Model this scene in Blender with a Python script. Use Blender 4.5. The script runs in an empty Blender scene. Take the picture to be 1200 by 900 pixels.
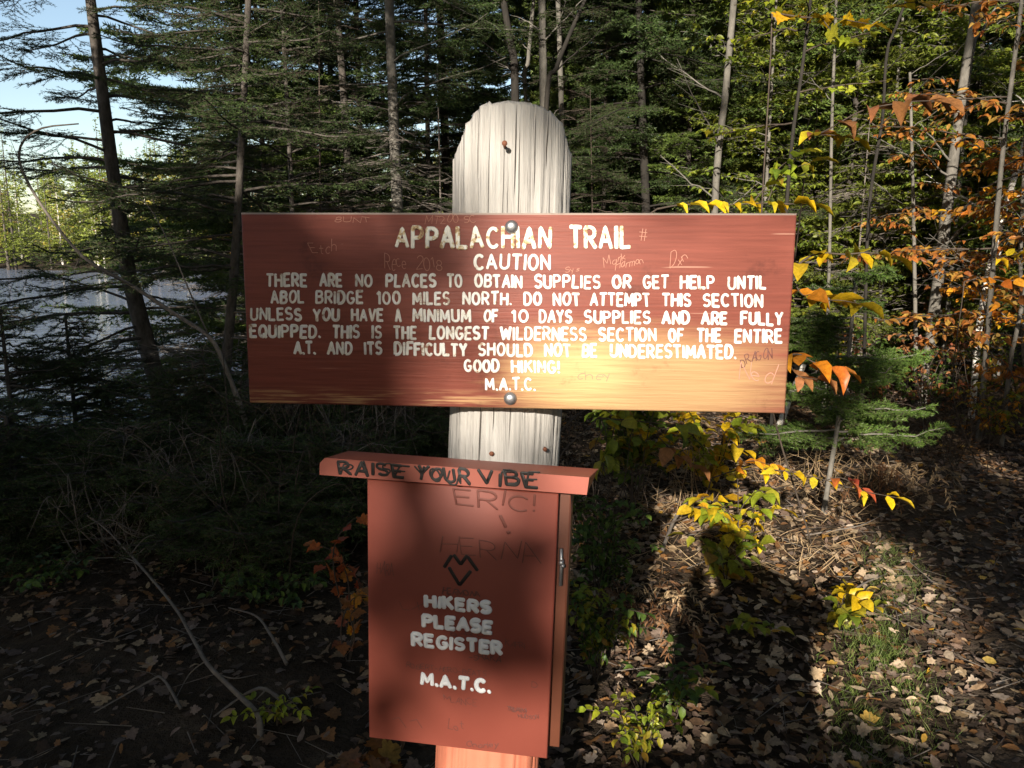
import bpy, math, random
import numpy as np
from math import radians as R

# ------------------------------------------------------------------ camera, sky, sun, exposure
scene = bpy.context.scene
COL = scene.collection
EYE = 1.6
PITCH = R(10.0)
FPX, CX, CY = 930.0, 600.0, 450.0          # focal length and centre in photograph pixels
cam_d = bpy.data.cameras.new('camera')
cam_d.sensor_width = 36.0
cam_d.lens = FPX / 1200.0 * 36.0
cam_d.clip_start = 0.03
cam_d.clip_end = 1000.0
cam = bpy.data.objects.new('camera', cam_d)
COL.objects.link(cam)
cam.location = (0, 0, EYE)
cam.rotation_euler = (R(90) - PITCH, 0, 0)
scene.camera = cam

SUN_AZ, SUN_EL = R(14.5), R(20.0)          # light travels towards +Y, 14.5 deg to the right
TA, TV = math.tan(SUN_AZ), math.tan(SUN_EL) / math.cos(SUN_AZ)
world = bpy.data.worlds.new('World')
scene.world = world
world.use_nodes = True
wn = world.node_tree
wn.nodes.clear()
sky = wn.nodes.new('ShaderNodeTexSky')
sky.sky_type = 'NISHITA'
sky.sun_disc = False
sky.sun_elevation = SUN_EL
sky.sun_rotation = R(180) + SUN_AZ
sky.air_density = 1.0
sky.dust_density = 0.7
sky.ozone_density = 0.4
bg = wn.nodes.new('ShaderNodeBackground')
bg.inputs[1].default_value = 0.09
wo = wn.nodes.new('ShaderNodeOutputWorld')
wn.links.new(sky.outputs[0], bg.inputs[0])
wn.links.new(bg.outputs[0], wo.inputs[0])

sun_d = bpy.data.lights.new('sun', 'SUN')
sun_d.energy = 5.0
sun_d.angle = R(0.53)
sun_d.color = (1.0, 0.92, 0.79)
sun = bpy.data.objects.new('sun', sun_d)
COL.objects.link(sun)
sun.rotation_euler = (R(90) - SUN_EL, 0, -SUN_AZ)
scene.view_settings.view_transform = 'Standard'
scene.view_settings.look = 'None'
scene.view_settings.exposure = 1.0
scene.view_settings.gamma = 1.0
scene.render.engine = 'CYCLES'
scene.cycles.max_bounces = 6
scene.cycles.diffuse_bounces = 3
scene.cycles.glossy_bounces = 3
scene.cycles.transmission_bounces = 4
scene.cycles.use_denoising = True

# ------------------------------------------------------------------ helpers
def at(px, py, Y):
    """photograph pixel -> point of the place at distance Y in front of the camera"""
    a, b = (px - CX) / FPX, -(py - CY) / FPX
    c, s = math.cos(PITCH), math.sin(PITCH)
    d = np.array([a, c + b * s, -s + b * c])
    return np.array([0, 0, EYE]) + d * (Y / d[1])

def ray(px, py):
    a, b = (px - CX) / FPX, -(py - CY) / FPX
    c, s = math.cos(PITCH), math.sin(PITCH)
    return np.array([a, c + b * s, -s + b * c])

def smooth(t):
    t = np.clip(t, 0, 1)
    return t * t * (3 - 2 * t)

_nr = np.random.default_rng(5)
_NW = [(_nr.normal(size=2), _nr.uniform(0, 6.28)) for _ in range(14)]
def noise2(x, y, f=1.0):
    s = 0
    for k, (w, p) in enumerate(_NW):
        s = s + np.sin((w[0] * x + w[1] * y) * f * (0.7 + 0.13 * k) + p)
    return s / 3.74                           # about unit variance

WATER_Z = -0.85
def shore_x(y):
    return -4.9 + 0.25 * np.sin(y * 0.9) + 0.55 * np.maximum(0, y - 14) - 0.9 * np.maximum(0, -1.5 - y)

def ground_z(x, y):
    x = np.asarray(x, float); y = np.asarray(y, float)
    d = (x - shore_x(y)) / np.where(y > 14, 1.25, 1.0)     # metres inland
    z = WATER_Z + 0.85 * smooth(d / 3.4)
    z = np.where(d < 0, WATER_Z - 0.25 * np.minimum(-d, 4), z)
    far = y - (78 + 6 * np.sin(x * 0.07) + 2.5 * np.sin(x * 0.31))
    zf = WATER_Z + 0.09 * far
    z = np.where(far > -6, np.maximum(z, np.minimum(zf, 8)), z)
    z = z + np.where(d > 0.3, 0.025 * noise2(x, y, 2.1) + 0.03 * noise2(x + 9, y, 0.7), 0) * np.where(y < 40, 1, 0)
    return z

def gz(x, y):
    return float(ground_z(x, y))

def on_ground(px, py):
    d = ray(px, py)
    t = EYE / max(1e-3, -d[2])
    p = np.array([0, 0, EYE]) + d * t
    for _ in range(6):
        t = (EYE - gz(p[0], p[1])) / -d[2]
        p = np.array([0, 0, EYE]) + d * t
    return p

def nrm(a):
    a = np.asarray(a, float)
    return a / np.maximum(1e-9, np.linalg.norm(a, axis=-1, keepdims=True))

class MB:
    """collects vertices and faces and links them as ONE mesh object"""
    def __init__(s):
        s.v, s.l, s.t, s.m, s.n = [], [], [], [], 0
    def add(s, v, f, mat=0):
        v = np.asarray(v, float).reshape(-1, 3); f = np.asarray(f, int)
        if len(f) == 0: return
        s.v.append(v); s.l.append((f + s.n).ravel()); s.t.append(np.full(len(f), f.shape[1])); s.m.append(np.full(len(f), mat)); s.n += len(v)
    def mesh(s, name, mats, smooth_shade=False):
        me = bpy.data.meshes.new(name)
        if s.n:
            v = np.concatenate(s.v); l = np.concatenate(s.l); t = np.concatenate(s.t); m = np.concatenate(s.m)
            me.vertices.add(len(v)); me.vertices.foreach_set('co', v.ravel())
            me.loops.add(len(l)); me.loops.foreach_set('vertex_index', l.astype(np.int32))
            me.polygons.add(len(t))
            me.polygons.foreach_set('loop_start', (np.cumsum(t) - t).astype(np.int32))
            me.polygons.foreach_set('loop_total', t.astype(np.int32))
            me.polygons.foreach_set('material_index', m.astype(np.int32))
            if smooth_shade: me.polygons.foreach_set('use_smooth', np.ones(len(t), bool))
            me.update(calc_edges=True)
        for m in (mats if isinstance(mats, (list, tuple)) else [mats]): me.materials.append(m)
        return me
    def build(s, name, mats, parent=None, smooth_shade=False):
        o = bpy.data.objects.new(name, s.mesh(name, mats, smooth_shade))
        COL.objects.link(o)
        if parent is not None: o.parent = parent
        return o

def tag(o, label, cat, group=None, kind=None):
    if label: o['label'] = label
    if cat: o['category'] = cat
    if group: o['group'] = group
    if kind: o['kind'] = kind
    return o

def thing(name, label, cat, loc=(0, 0, 0), rz=0, group=None, scale=1.0):
    o = bpy.data.objects.new(name, None)
    COL.objects.link(o)
    o.empty_display_size = 0.2
    o.location = tuple(float(c) for c in loc); o.rotation_euler = (0, 0, rz); o.scale = (scale,) * 3
    return tag(o, label, cat, group)

def structure(o):
    o['kind'] = 'structure'
    return o

def tube(mb, pts, rad, n=6, mat=0, cap=True, flat=None, wob=0, seed=0):
    pts = np.asarray(pts, float); k = len(pts)
    rad = np.broadcast_to(np.asarray(rad, float), (k,))
    d = np.gradient(pts, axis=0) if k > 2 else np.repeat((pts[1:] - pts[:1]), k, 0)
    d = nrm(d)
    ref = np.array([0.0, 0, 1.0]) if abs(d[0, 2]) < 0.9 else np.array([1.0, 0, 0])
    u = nrm(np.cross(d, ref)); w = np.cross(d, u)
    a = np.arange(n) / n * 2 * np.pi
    rr = rad[:, None] * np.ones((1, n))
    if wob:
        g = np.random.default_rng(seed); rr = rr * (1 + wob * g.normal(size=(k, n)))
    v = pts[:, None, :] + rr[..., None] * (np.cos(a)[None, :, None] * u[:, None, :] + np.sin(a)[None, :, None] * w[:, None, :])
    i = np.arange(k - 1)[:, None] * n; j = np.arange(n)[None, :]; j2 = (j + 1) % n
    f = np.stack([i + j, i + j2, i + n + j2, i + n + j], -1).reshape(-1, 4)
    base = mb.n
    mb.add(v.reshape(-1, 3), f, mat)
    if cap and n >= 3:
        mb.l.append(base + np.arange(n)[::-1]); mb.t.append(np.array([n])); mb.m.append(np.array([mat]))
        mb.l.append(base + (k - 1) * n + np.arange(n)); mb.t.append(np.array([n])); mb.m.append(np.array([mat]))

def curve(pts, n=24):
    """Catmull-Rom through the points"""
    p = np.asarray(pts, float)
    if len(p) < 3:
        t = np.linspace(0, 1, n)[:, None]; return p[0] * (1 - t) + p[-1] * t
    q = np.vstack([2 * p[0] - p[1], p, 2 * p[-1] - p[-2]])
    out = []
    seg = len(p) - 1; per = max(2, n // seg)
    for i in range(seg):
        a, b, c, d = q[i:i + 4]
        for t in np.arange(per) / per:
            out.append(0.5 * ((2 * b) + (-a + c) * t + (2 * a - 5 * b + 4 * c - d) * t * t + (-a + 3 * b - 3 * c + d) * t ** 3))
    out.append(p[-1])
    return np.array(out)

def prisms(mb, P0, P1, r0, r1=None, mat=0):
    """many thin three-sided twigs at once"""
    P0 = np.asarray(P0); P1 = np.asarray(P1); N = len(P0)
    if N == 0: return
    r0 = np.broadcast_to(np.asarray(r0, float), (N,)); r1 = r0 * 0.5 if r1 is None else np.broadcast_to(np.asarray(r1, float), (N,))
    d = nrm(P1 - P0); ref = np.where(np.abs(d[:, 2:3]) < 0.9, [[0, 0, 1.0]], [[1.0, 0, 0]])
    u = nrm(np.cross(d, ref)); w = np.cross(d, u)
    vs = []
    for P, r in ((P0, r0), (P1, r1)):
        for k in range(3):
            a = k * 2.0944
            vs.append(P + r[:, None] * (math.cos(a) * u + math.sin(a) * w))
    v = np.stack(vs, 1)
    b = (np.arange(N) * 6)[:, None]
    f = np.concatenate([b + np.array([[k, (k + 1) % 3, 3 + (k + 1) % 3, 3 + k]]) for k in range(3)])
    mb.add(v.reshape(-1, 3), f, mat)

OVATE = (np.array([[0, 0, 0], [.5, 0, 0], [1, 0, -.14], [.28, .25, .07], [.66, .22, .05], [.28, -.25, .07], [.66, -.22, .05], [.08, .1, .03], [.08, -.1, .03], [.87, .1, -.05], [.87, -.1, -.05]]),
         [[0, 1, 3, 7], [1, 4, 3, 1], [1, 2, 9, 4], [0, 8, 5, 1], [1, 5, 6, 1], [1, 6, 10, 2]])
_mo = [(0, .03), (-.1, .22), (-.04, .36), (.14, .30), (.2, .5), (.36, .58), (.44, .4), (.6, .42), (.62, .24), (.78, .2), (.84, .1)]
_mo = _mo + [(1, 0)] + [(x, -y) for x, y in reversed(_mo)]
MAPLE = (np.array([[.36, 0, -.02]] + [[x, y, .12 * abs(y) + .1 * (x > .9) * -1] for x, y in _mo]), [[0, i, i + 1] for i in range(1, len(_mo))] + [[0, len(_mo), 1]])
BLADE = (np.array([[0, .25, 0], [0, -.25, 0], [.5, -.2, .05], [.5, .2, .05], [1, 0, -.1]]), [[0, 1, 2, 3], [3, 2, 4, 3]])

QUAD = (np.array([[0, 0, 0], [.5, .36, .05], [1, 0, -.1], [.5, -.36, .05]]), [[0, 3, 2, 1]])

def leaves(mb, O, A, N, S, tpl=OVATE, wid=1.0, curl=1.0, mat=0):
    """many leaves at once: base O, direction A, upper side N, length S"""
    O = np.asarray(O, float); n = len(O)
    if n == 0: return
    A = nrm(A); N = nrm(N - A * np.sum(N * A, -1, keepdims=True)); B = np.cross(N, A)
    S = np.broadcast_to(np.asarray(S, float), (n,))[:, None, None]
    wid = np.broadcast_to(np.asarray(wid, float), (n,))[:, None, None]; curl = np.broadcast_to(np.asarray(curl, float), (n,))[:, None, None]
    T = tpl[0]
    v = O[:, None, :] + S * (T[None, :, 0:1] * A[:, None, :] + wid * T[None, :, 1:2] * B[:, None, :] + curl * T[None, :, 2:3] * N[:, None, :])
    k = len(T); off = (np.arange(n) * k)[:, None]
    base = mb.n
    mb.v.append(v.reshape(-1, 3)); mb.n += n * k
    for f in tpl[1]:
        g = [f[0]]
        for q in f[1:]:
            if q != g[-1] and q != g[0]: g.append(q)
        F = (base + off + np.array([g]))
        mb.l.append(F.ravel()); mb.t.append(np.full(n, len(g))); mb.m.append(np.full(n, mat))

def needles(mb, P0, P1, sp, ln, w, rng, mat=0):
    L = np.linalg.norm(P1 - P0, axis=1)
    c = np.maximum(1, (L / sp + rng.random(len(L))).astype(int))
    i = np.repeat(np.arange(len(L)), c)
    t = rng.random(len(i))[:, None]
    p = P0[i] * (1 - t) + P1[i] * t
    ax = nrm(P1 - P0)[i]
    r = rng.normal(size=(len(i), 3)); r[:, 2] *= 0.6; r[:, 2] += 0.15
    per = nrm(r - ax * np.sum(r * ax, 1, keepdims=True))
    d = nrm(ax * 0.75 + per * 0.8)
    b = nrm(np.cross(d, rng.normal(size=(len(i), 3))))
    l = ln * rng.uniform(0.7, 1.2, (len(i), 1))
    v = np.stack([p + b * w / 2, p - b * w / 2, p + d * l], 1)
    f = np.arange(len(i) * 3).reshape(-1, 3)
    mb.add(v.reshape(-1, 3), f, mat)

# ------------------------------------------------------------------ materials (all procedural)
def mat_new(name):
    m = bpy.data.materials.new(name); m.use_nodes = True
    nt = m.node_tree; b = nt.nodes['Principled BSDF']
    return m, nt, b

def ramp(nt, stops, interp='LINEAR'):
    n = nt.nodes.new('ShaderNodeValToRGB'); cr = n.color_ramp; cr.interpolation = interp
    while len(cr.elements) > 1: cr.elements.remove(cr.elements[-1])
    cr.elements[0].position = stops[0][0]; cr.elements[0].color = (*stops[0][1], 1)
    for p, c in stops[1:]:
        e = cr.elements.new(p); e.color = (*c, 1)
    return n

def noise_node(nt, scale, detail=4, vec=None, stretch=None, rough=.55):
    n = nt.nodes.new('ShaderNodeTexNoise'); n.inputs['Scale'].default_value = scale; n.inputs['Detail'].default_value = detail; n.inputs['Roughness'].default_value = rough
    tc = nt.nodes.new('ShaderNodeTexCoord')
    src = tc.outputs['Object']
    if stretch:
        mp = nt.nodes.new('ShaderNodeMapping'); mp.inputs['Scale'].default_value = stretch
        nt.links.new(src, mp.inputs[0]); src = mp.outputs[0]
    nt.links.new(src, n.inputs['Vector'])
    return n

def mix_rgb(nt, fac, a, b, mode='MIX'):
    n = nt.nodes.new('ShaderNodeMix'); n.data_type = 'RGBA'; n.blend_type = mode
    for s, val in ((n.inputs[0], fac), (n.inputs[6], a), (n.inputs[7], b)):
        if hasattr(val, 'is_output') or isinstance(val, bpy.types.NodeSocket): nt.links.new(val, s)
        elif isinstance(val, (int, float)): s.default_value = val
        else: s.default_value = (*val, 1)
    return n.outputs[2]

def bump(nt, b, height, strength=.4, dist=.01):
    n = nt.nodes.new('ShaderNodeBump'); n.inputs['Strength'].default_value = strength; n.inputs['Distance'].default_value = dist
    nt.links.new(height, n.inputs['Height']); nt.links.new(n.outputs[0], b.inputs['Normal'])

def leaf_mat(name, cols, trans=.35, rough=.5, interp='LINEAR', vary=1.2):
    m, nt, b = mat_new(name)
    g = nt.nodes.new('ShaderNodeNewGeometry')
    r = ramp(nt, [(i / max(1, len(cols) - 1), c) for i, c in enumerate(cols)], interp)
    nt.links.new(g.outputs['Random Per Island'], r.inputs[0])
    nz = noise_node(nt, vary, 2)
    hv = nt.nodes.new('ShaderNodeHueSaturation')
    mr = nt.nodes.new('ShaderNodeMapRange'); mr.inputs[1].default_value = .3; mr.inputs[2].default_value = .7; mr.inputs[3].default_value = .6; mr.inputs[4].default_value = 1.4
    nt.links.new(nz.outputs[0], mr.inputs[0]); nz3 = noise_node(nt, 75, 3, rough=.7); mr3 = nt.nodes.new('ShaderNodeMapRange'); mr3.inputs[1].default_value = .35; mr3.inputs[2].default_value = .65; mr3.inputs[3].default_value = .72; mr3.inputs[4].default_value = 1.2
    nt.links.new(nz3.outputs[0], mr3.inputs[0]); mm = nt.nodes.new('ShaderNodeMath'); mm.operation = 'MULTIPLY'; nt.links.new(mr.outputs[0], mm.inputs[0]); nt.links.new(mr3.outputs[0], mm.inputs[1])
    nt.links.new(mm.outputs[0], hv.inputs['Value']); nt.links.new(r.outputs[0], hv.inputs['Color'])
    nt.links.new(hv.outputs[0], b.inputs['Base Color'])
    b.inputs['Roughness'].default_value = rough; b.inputs['Specular IOR Level'].default_value = .3
    if trans > 0:
        t = nt.nodes.new('ShaderNodeBsdfTranslucent'); nt.links.new(hv.outputs[0], t.inputs[0])
        mx = nt.nodes.new('ShaderNodeMixShader'); mx.inputs[0].default_value = trans
        nt.links.new(b.outputs[0], mx.inputs[1]); nt.links.new(t.outputs[0], mx.inputs[2])
        nt.links.new(mx.outputs[0], nt.nodes['Material Output'].inputs[0])
    return m

def bark_mat(name, c1, c2, scale=18, stretch=(1, 1, .25), strength=.7):
    m, nt, b = mat_new(name)
    n = noise_node(nt, scale, 6, stretch=stretch, rough=.7)
    r = ramp(nt, [(.3, c1), (.7, c2)]); nt.links.new(n.outputs[0], r.inputs[0])
    n2 = noise_node(nt, 2.5, 3)
    c = mix_rgb(nt, n2.outputs[0], r.outputs[0], tuple(x * .6 for x in c1))
    nt.links.new(c, b.inputs['Base Color']); b.inputs['Roughness'].default_value = .9
    b.inputs['Specular IOR Level'].default_value = .2
    bump(nt, b, n.outputs[0], strength, .012)
    return m

def plain(name, c, rough=.5, metal=0, nscale=None, amt=.3):
    m, nt, b = mat_new(name)
    if nscale:
        n = noise_node(nt, nscale, 4)
        cc = mix_rgb(nt, n.outputs[0], tuple(x * (1 - amt) for x in c), tuple(min(1, x * (1 + amt)) for x in c))
        nt.links.new(cc, b.inputs['Base Color'])
    else: b.inputs['Base Color'].default_value = (*c, 1)
    b.inputs['Roughness'].default_value = rough; b.inputs['Metallic'].default_value = metal
    return m

M = {}
M['bark'] = bark_mat('spruce bark', (.045, .037, .031), (.23, .20, .175), 26, (1, 1, .45), 1.0)
M['barkgrey'] = bark_mat('grey bark', (.12, .11, .095), (.33, .30, .26), 22, (1, 1, .5), .4)
M['barkdark'] = bark_mat('dark bark', (.02, .018, .016), (.07, .06, .05))
M['deadwood'] = bark_mat('dead wood', (.13, .11, .095), (.36, .31, .27), 30, (1, 1, .6), .3)
M['twig'] = bark_mat('twig bark', (.06, .045, .035), (.16, .125, .1), 30, (1, 1, 1), .2)
def birch_mat():
    m, nt, b = mat_new('birch bark')
    n = noise_node(nt, 9, 5, stretch=(.6, .6, 5), rough=.65)
    r = ramp(nt, [(.36, (.05, .04, .035)), (.43, (.55, .5, .44)), (.6, (.78, .74, .68))]); nt.links.new(n.outputs[0], r.inputs[0])
    nt.links.new(r.outputs[0], b.inputs['Base Color']); b.inputs['Roughness'].default_value = .7
    bump(nt, b, n.outputs[0], .3, .006)
    return m
M['birch'] = birch_mat()
M['needle'] = leaf_mat('dark spruce needles', [(.03, .055, .018), (.055, .092, .026), (.085, .125, .036)], .22, .5)
M['needle_mid'] = leaf_mat('green needles', [(.06, .10, .02), (.10, .15, .03), (.15, .20, .04)], .25, .5)
M['needle_lime'] = leaf_mat('yellow green needles', [(.11, .15, .02), (.17, .21, .03), (.25, .28, .05)], .3)
M['needle_fir'] = leaf_mat('fir needles', [(.075, .14, .03), (.12, .2, .04), (.18, .26, .06)], .35, .4)
M['needle_dead'] = leaf_mat('dead needles', [(.12, .055, .025), (.2, .10, .045)], .1, .7)
M['l_yellow'] = leaf_mat('yellow leaf', [(.68, .44, .012), (.72, .44, .02), (.62, .5, .03), (.7, .34, .02)], .4, .4)
M['l_orange'] = leaf_mat('orange leaf', [(.6, .2, .015), (.68, .32, .02), (.5, .13, .02), (.7, .42, .02)], .4, .4)
M['l_rust'] = leaf_mat('rust leaf', [(.36, .12, .025), (.46, .18, .035), (.27, .085, .022), (.5, .27, .05), (.3, .2, .05)], .4, .5)
M['l_brown'] = leaf_mat('brown leaf', [(.28, .12, .04), (.36, .16, .06), (.3, .09, .05)], .3, .5)
M['l_yg'] = leaf_mat('yellow green leaf', [(.16, .22, .02), (.3, .32, .03), (.12, .2, .025), (.48, .36, .03), (.2, .27, .03), (.4, .2, .03)], .4, .4)
M['l_green'] = leaf_mat('green leaf', [(.05, .1, .02), (.09, .15, .03), (.14, .2, .03)], .35, .45)
M['l_limeyellow'] = leaf_mat('lime leaf', [(.4, .42, .03), (.26, .34, .03), (.5, .42, .04)], .4, .4)
M['far_y'] = leaf_mat('far yellow leaves', [(.40, .36, .07), (.46, .38, .08), (.34, .34, .07)], .3)
M['far_o'] = leaf_mat('far orange leaves', [(.42, .24, .07), (.38, .2, .07), (.44, .3, .08)], .3)
M['far_g'] = leaf_mat('far lime leaves', [(.24, .29, .06), (.3, .34, .07), (.19, .25, .05)], .3)
M['l_bright'] = leaf_mat('bright yellow green leaf', [(.17, .23, .03), (.26, .30, .04), (.12, .19, .03), (.34, .33, .04)], .4, .45)
M['l_red'] = leaf_mat('red maple leaf', [(.36, .07, .03), (.45, .13, .03), (.3, .05, .03), (.5, .2, .03)], .35, .45)
M['litter'] = leaf_mat('fallen leaves', [(.12, .07, .04), (.26, .17, .10), (.07, .043, .028), (.18, .12, .09), (.31, .22, .13), (.15, .075, .033), (.09, .057, .04), (.22, .16, .125), (.25, .12, .045), (.13, .09, .065)], .12, .6, 'CONSTANT', 3)
M['litter_pale'] = leaf_mat('pale fallen leaves', [(.42, .31, .2), (.34, .25, .17), (.5, .38, .25), (.38, .3, .24), (.30, .2, .12)], .15, .6)
M['litter_y'] = leaf_mat('fallen yellow leaves', [(.55, .34, .04), (.5, .24, .03), (.6, .42, .10), (.42, .16, .03)], .25, .5)
M['grass'] = leaf_mat('grass', [(.07, .12, .02), (.13, .19, .04), (.2, .22, .07)], .3, .5)
M['straw'] = leaf_mat('dry stalks', [(.30, .2, .11), (.42, .3, .17), (.22, .14, .08)], .15, .6)

def soil_mat(name, c1, c2, c3):
    m, nt, b = mat_new(name)
    n = noise_node(nt, 6, 8, rough=.7); r = ramp(nt, [(.3, c1), (.55, c2), (.75, c3)]); nt.links.new(n.outputs[0], r.inputs[0])
    n2 = noise_node(nt, 45, 4)
    c = mix_rgb(nt, .55, r.outputs[0], n2.outputs[1], 'OVERLAY'); nt.links.new(r.outputs[0], b.inputs['Base Color'])
    b.inputs['Roughness'].default_value = 1; b.inputs['Specular IOR Level'].default_value = .1
    bump(nt, b, n2.outputs[0], .8, .03)
    return m
M['soil'] = soil_mat('forest floor', (.02, .015, .01), (.055, .04, .028), (.11, .08, .055))
M['path'] = soil_mat('trail dirt', (.05, .036, .027), (.10, .075, .055), (.16, .12, .09))

def water_mat():
    m, nt, b = mat_new('pond water')
    b.inputs['Base Color'].default_value = (.12, .14, .195, 1); b.inputs['Roughness'].default_value = .06; b.inputs['IOR'].default_value = 1.33
    n = noise_node(nt, 3.2, 3, stretch=(.5, 1.6, 1)); n2 = noise_node(nt, .35, 2)
    mu = nt.nodes.new('ShaderNodeMath'); mu.operation = 'MULTIPLY'; nt.links.new(n.outputs[0], mu.inputs[0]); nt.links.new(n2.outputs[0], mu.inputs[1])
    bump(nt, b, mu.outputs[0], 1.0, .32)
    return m
M['water'] = water_mat()

def paint_board():
    m, nt, b = mat_new('weathered maroon paint')
    tc = nt.nodes.new('ShaderNodeTexCoord')
    grain = noise_node(nt, 14, 6, stretch=(.35, 1, 7), rough=.65)
    fine = noise_node(nt, 60, 4, stretch=(.12, 1, 3))
    blot = noise_node(nt, 4, 4)
    c = mix_rgb(nt, grain.outputs[0], (.135, .035, .026), (.225, .064, .047))
    c = mix_rgb(nt, blot.outputs[0], c, mix_rgb(nt, .5, c, (.24, .075, .05)))
    hs = nt.nodes.new('ShaderNodeHueSaturation'); nt.links.new(c, hs.inputs['Color'])
    mv = nt.nodes.new('ShaderNodeMapRange'); mv.inputs[1].default_value = .32; mv.inputs[2].default_value = .68; mv.inputs[3].default_value = .85; mv.inputs[4].default_value = 1.12; nt.links.new(fine.outputs[0], mv.inputs[0]); nt.links.new(mv.outputs[0], hs.inputs['Value']); c = hs.outputs[0]
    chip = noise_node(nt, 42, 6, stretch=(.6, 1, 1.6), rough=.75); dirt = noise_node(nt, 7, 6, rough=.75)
    # worn wood mixed with a painted sun glow towards the lower right corner, along the grain
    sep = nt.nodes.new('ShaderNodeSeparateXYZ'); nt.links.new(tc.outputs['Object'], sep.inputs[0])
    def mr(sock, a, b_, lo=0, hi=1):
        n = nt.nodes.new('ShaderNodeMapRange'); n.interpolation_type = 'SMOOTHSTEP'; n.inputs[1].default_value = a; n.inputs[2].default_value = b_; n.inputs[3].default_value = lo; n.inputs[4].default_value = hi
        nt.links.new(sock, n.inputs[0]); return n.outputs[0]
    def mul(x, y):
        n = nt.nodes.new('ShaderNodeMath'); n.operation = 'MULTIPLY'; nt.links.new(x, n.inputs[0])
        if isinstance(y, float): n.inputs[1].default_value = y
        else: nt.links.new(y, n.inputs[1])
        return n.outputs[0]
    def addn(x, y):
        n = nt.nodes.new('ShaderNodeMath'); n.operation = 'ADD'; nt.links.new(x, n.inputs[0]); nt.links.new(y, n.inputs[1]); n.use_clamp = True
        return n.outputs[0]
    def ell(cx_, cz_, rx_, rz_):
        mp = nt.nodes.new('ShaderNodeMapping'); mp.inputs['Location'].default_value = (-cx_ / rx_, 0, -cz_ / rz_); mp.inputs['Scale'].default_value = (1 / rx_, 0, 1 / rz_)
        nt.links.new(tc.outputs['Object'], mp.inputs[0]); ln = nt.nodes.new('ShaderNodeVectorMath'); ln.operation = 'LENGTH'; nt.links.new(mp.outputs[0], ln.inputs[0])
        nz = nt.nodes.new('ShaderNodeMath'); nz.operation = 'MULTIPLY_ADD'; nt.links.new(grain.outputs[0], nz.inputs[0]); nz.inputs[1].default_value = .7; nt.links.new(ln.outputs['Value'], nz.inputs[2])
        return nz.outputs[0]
    wear_glow = addn(mr(ell(.27, -.135, .33, .13), 1.45, .7, 0, .62), mr(ell(.10, -.11, .17, .12), 1.35, .65, 0, .42))
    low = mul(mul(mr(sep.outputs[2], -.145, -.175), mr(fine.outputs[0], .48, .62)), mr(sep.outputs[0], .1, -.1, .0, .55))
    w = addn(wear_glow, low)
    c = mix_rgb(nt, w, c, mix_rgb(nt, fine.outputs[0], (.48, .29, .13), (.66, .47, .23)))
    c = mix_rgb(nt, mr(sep.outputs[2], .1825, .1845, 0, .8), c, (.36, .31, .27))
    c = mix_rgb(nt, mr(chip.outputs[0], .685, .72, 0, .75), c, (.40, .27, .18))
    c = mix_rgb(nt, mr(dirt.outputs[0], .56, .72, 0, .55), c, (.07, .024, .018))
    scr = noise_node(nt, 90, 2, stretch=(.05, 1, 1.6))
    c = mix_rgb(nt, mr(scr.outputs[0], .70, .76, 0, .5), c, (.5, .3, .22))
    nt.links.new(c, b.inputs['Base Color']); b.inputs['Roughness'].default_value = .56
    b.inputs['Specular IOR Level'].default_value = .25
    bump(nt, b, fine.outputs[0], .5, .003)
    return m
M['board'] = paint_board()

def paint_box():
    m, nt, b = mat_new('red brown paint')
    n = noise_node(nt, 5, 6); n2 = noise_node(nt, 120, 3)
    c = mix_rgb(nt, n.outputs[0], (.172, .039, .027), (.245, .064, .044))
    mrn = nt.nodes.new('ShaderNodeMapRange'); mrn.inputs[1].default_value = .66; mrn.inputs[2].default_value = .72; mrn.inputs[4].default_value = .45
    s = noise_node(nt, 26, 5, rough=.75); nt.links.new(s.outputs[0], mrn.inputs[0])
    c = mix_rgb(nt, mrn.outputs[0], c, (.09, .035, .03))
    nt.links.new(c, b.inputs['Base Color']); b.inputs['Roughness'].default_value = .55; b.inputs['Specular IOR Level'].default_value = .3
    bump(nt, b, n2.outputs[0], .12, .001)
    return m
M['box'] = paint_box()
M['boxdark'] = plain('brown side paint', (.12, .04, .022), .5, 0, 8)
M['cap'] = plain('red lid paint', (.30, .085, .06), .5, 0, 9, .2)
M['postred'] = plain('orange red post paint', (.46, .15, .09), .55, 0, 14, .2)

def wood_mat():
    m, nt, b = mat_new('silvered wood')
    g = noise_node(nt, 16, 7, stretch=(3.2, 3.2, .10), rough=.7); g2 = noise_node(nt, 70, 4, stretch=(2.5, 2.5, .09)); bl = noise_node(nt, 6, 3)
    r = ramp(nt, [(.26, (.11, .10, .095)), (.40, (.34, .325, .31)), (.72, (.58, .56, .53))]); nt.links.new(g.outputs[0], r.inputs[0])
    c = mix_rgb(nt, .35, r.outputs[0], mix_rgb(nt, g2.outputs[0], (.17, .155, .145), (.60, .575, .54)))
    c = mix_rgb(nt, bl.outputs[0], c, mix_rgb(nt, .35, c, (.46, .42, .38)))
    nt.links.new(c, b.inputs['Base Color']); b.inputs['Roughness'].default_value = .85; b.inputs['Specular IOR Level'].default_value = .2
    ad = nt.nodes.new('ShaderNodeMath'); ad.operation = 'ADD'; nt.links.new(g.outputs[0], ad.inputs[0]); nt.links.new(g2.outputs[0], ad.inputs[1])
    bump(nt, b, ad.outputs[0], .9, .006)
    return m
M['wood'] = wood_mat()
M['crack'] = plain('dark crack', (.05, .042, .036), .95)
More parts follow.
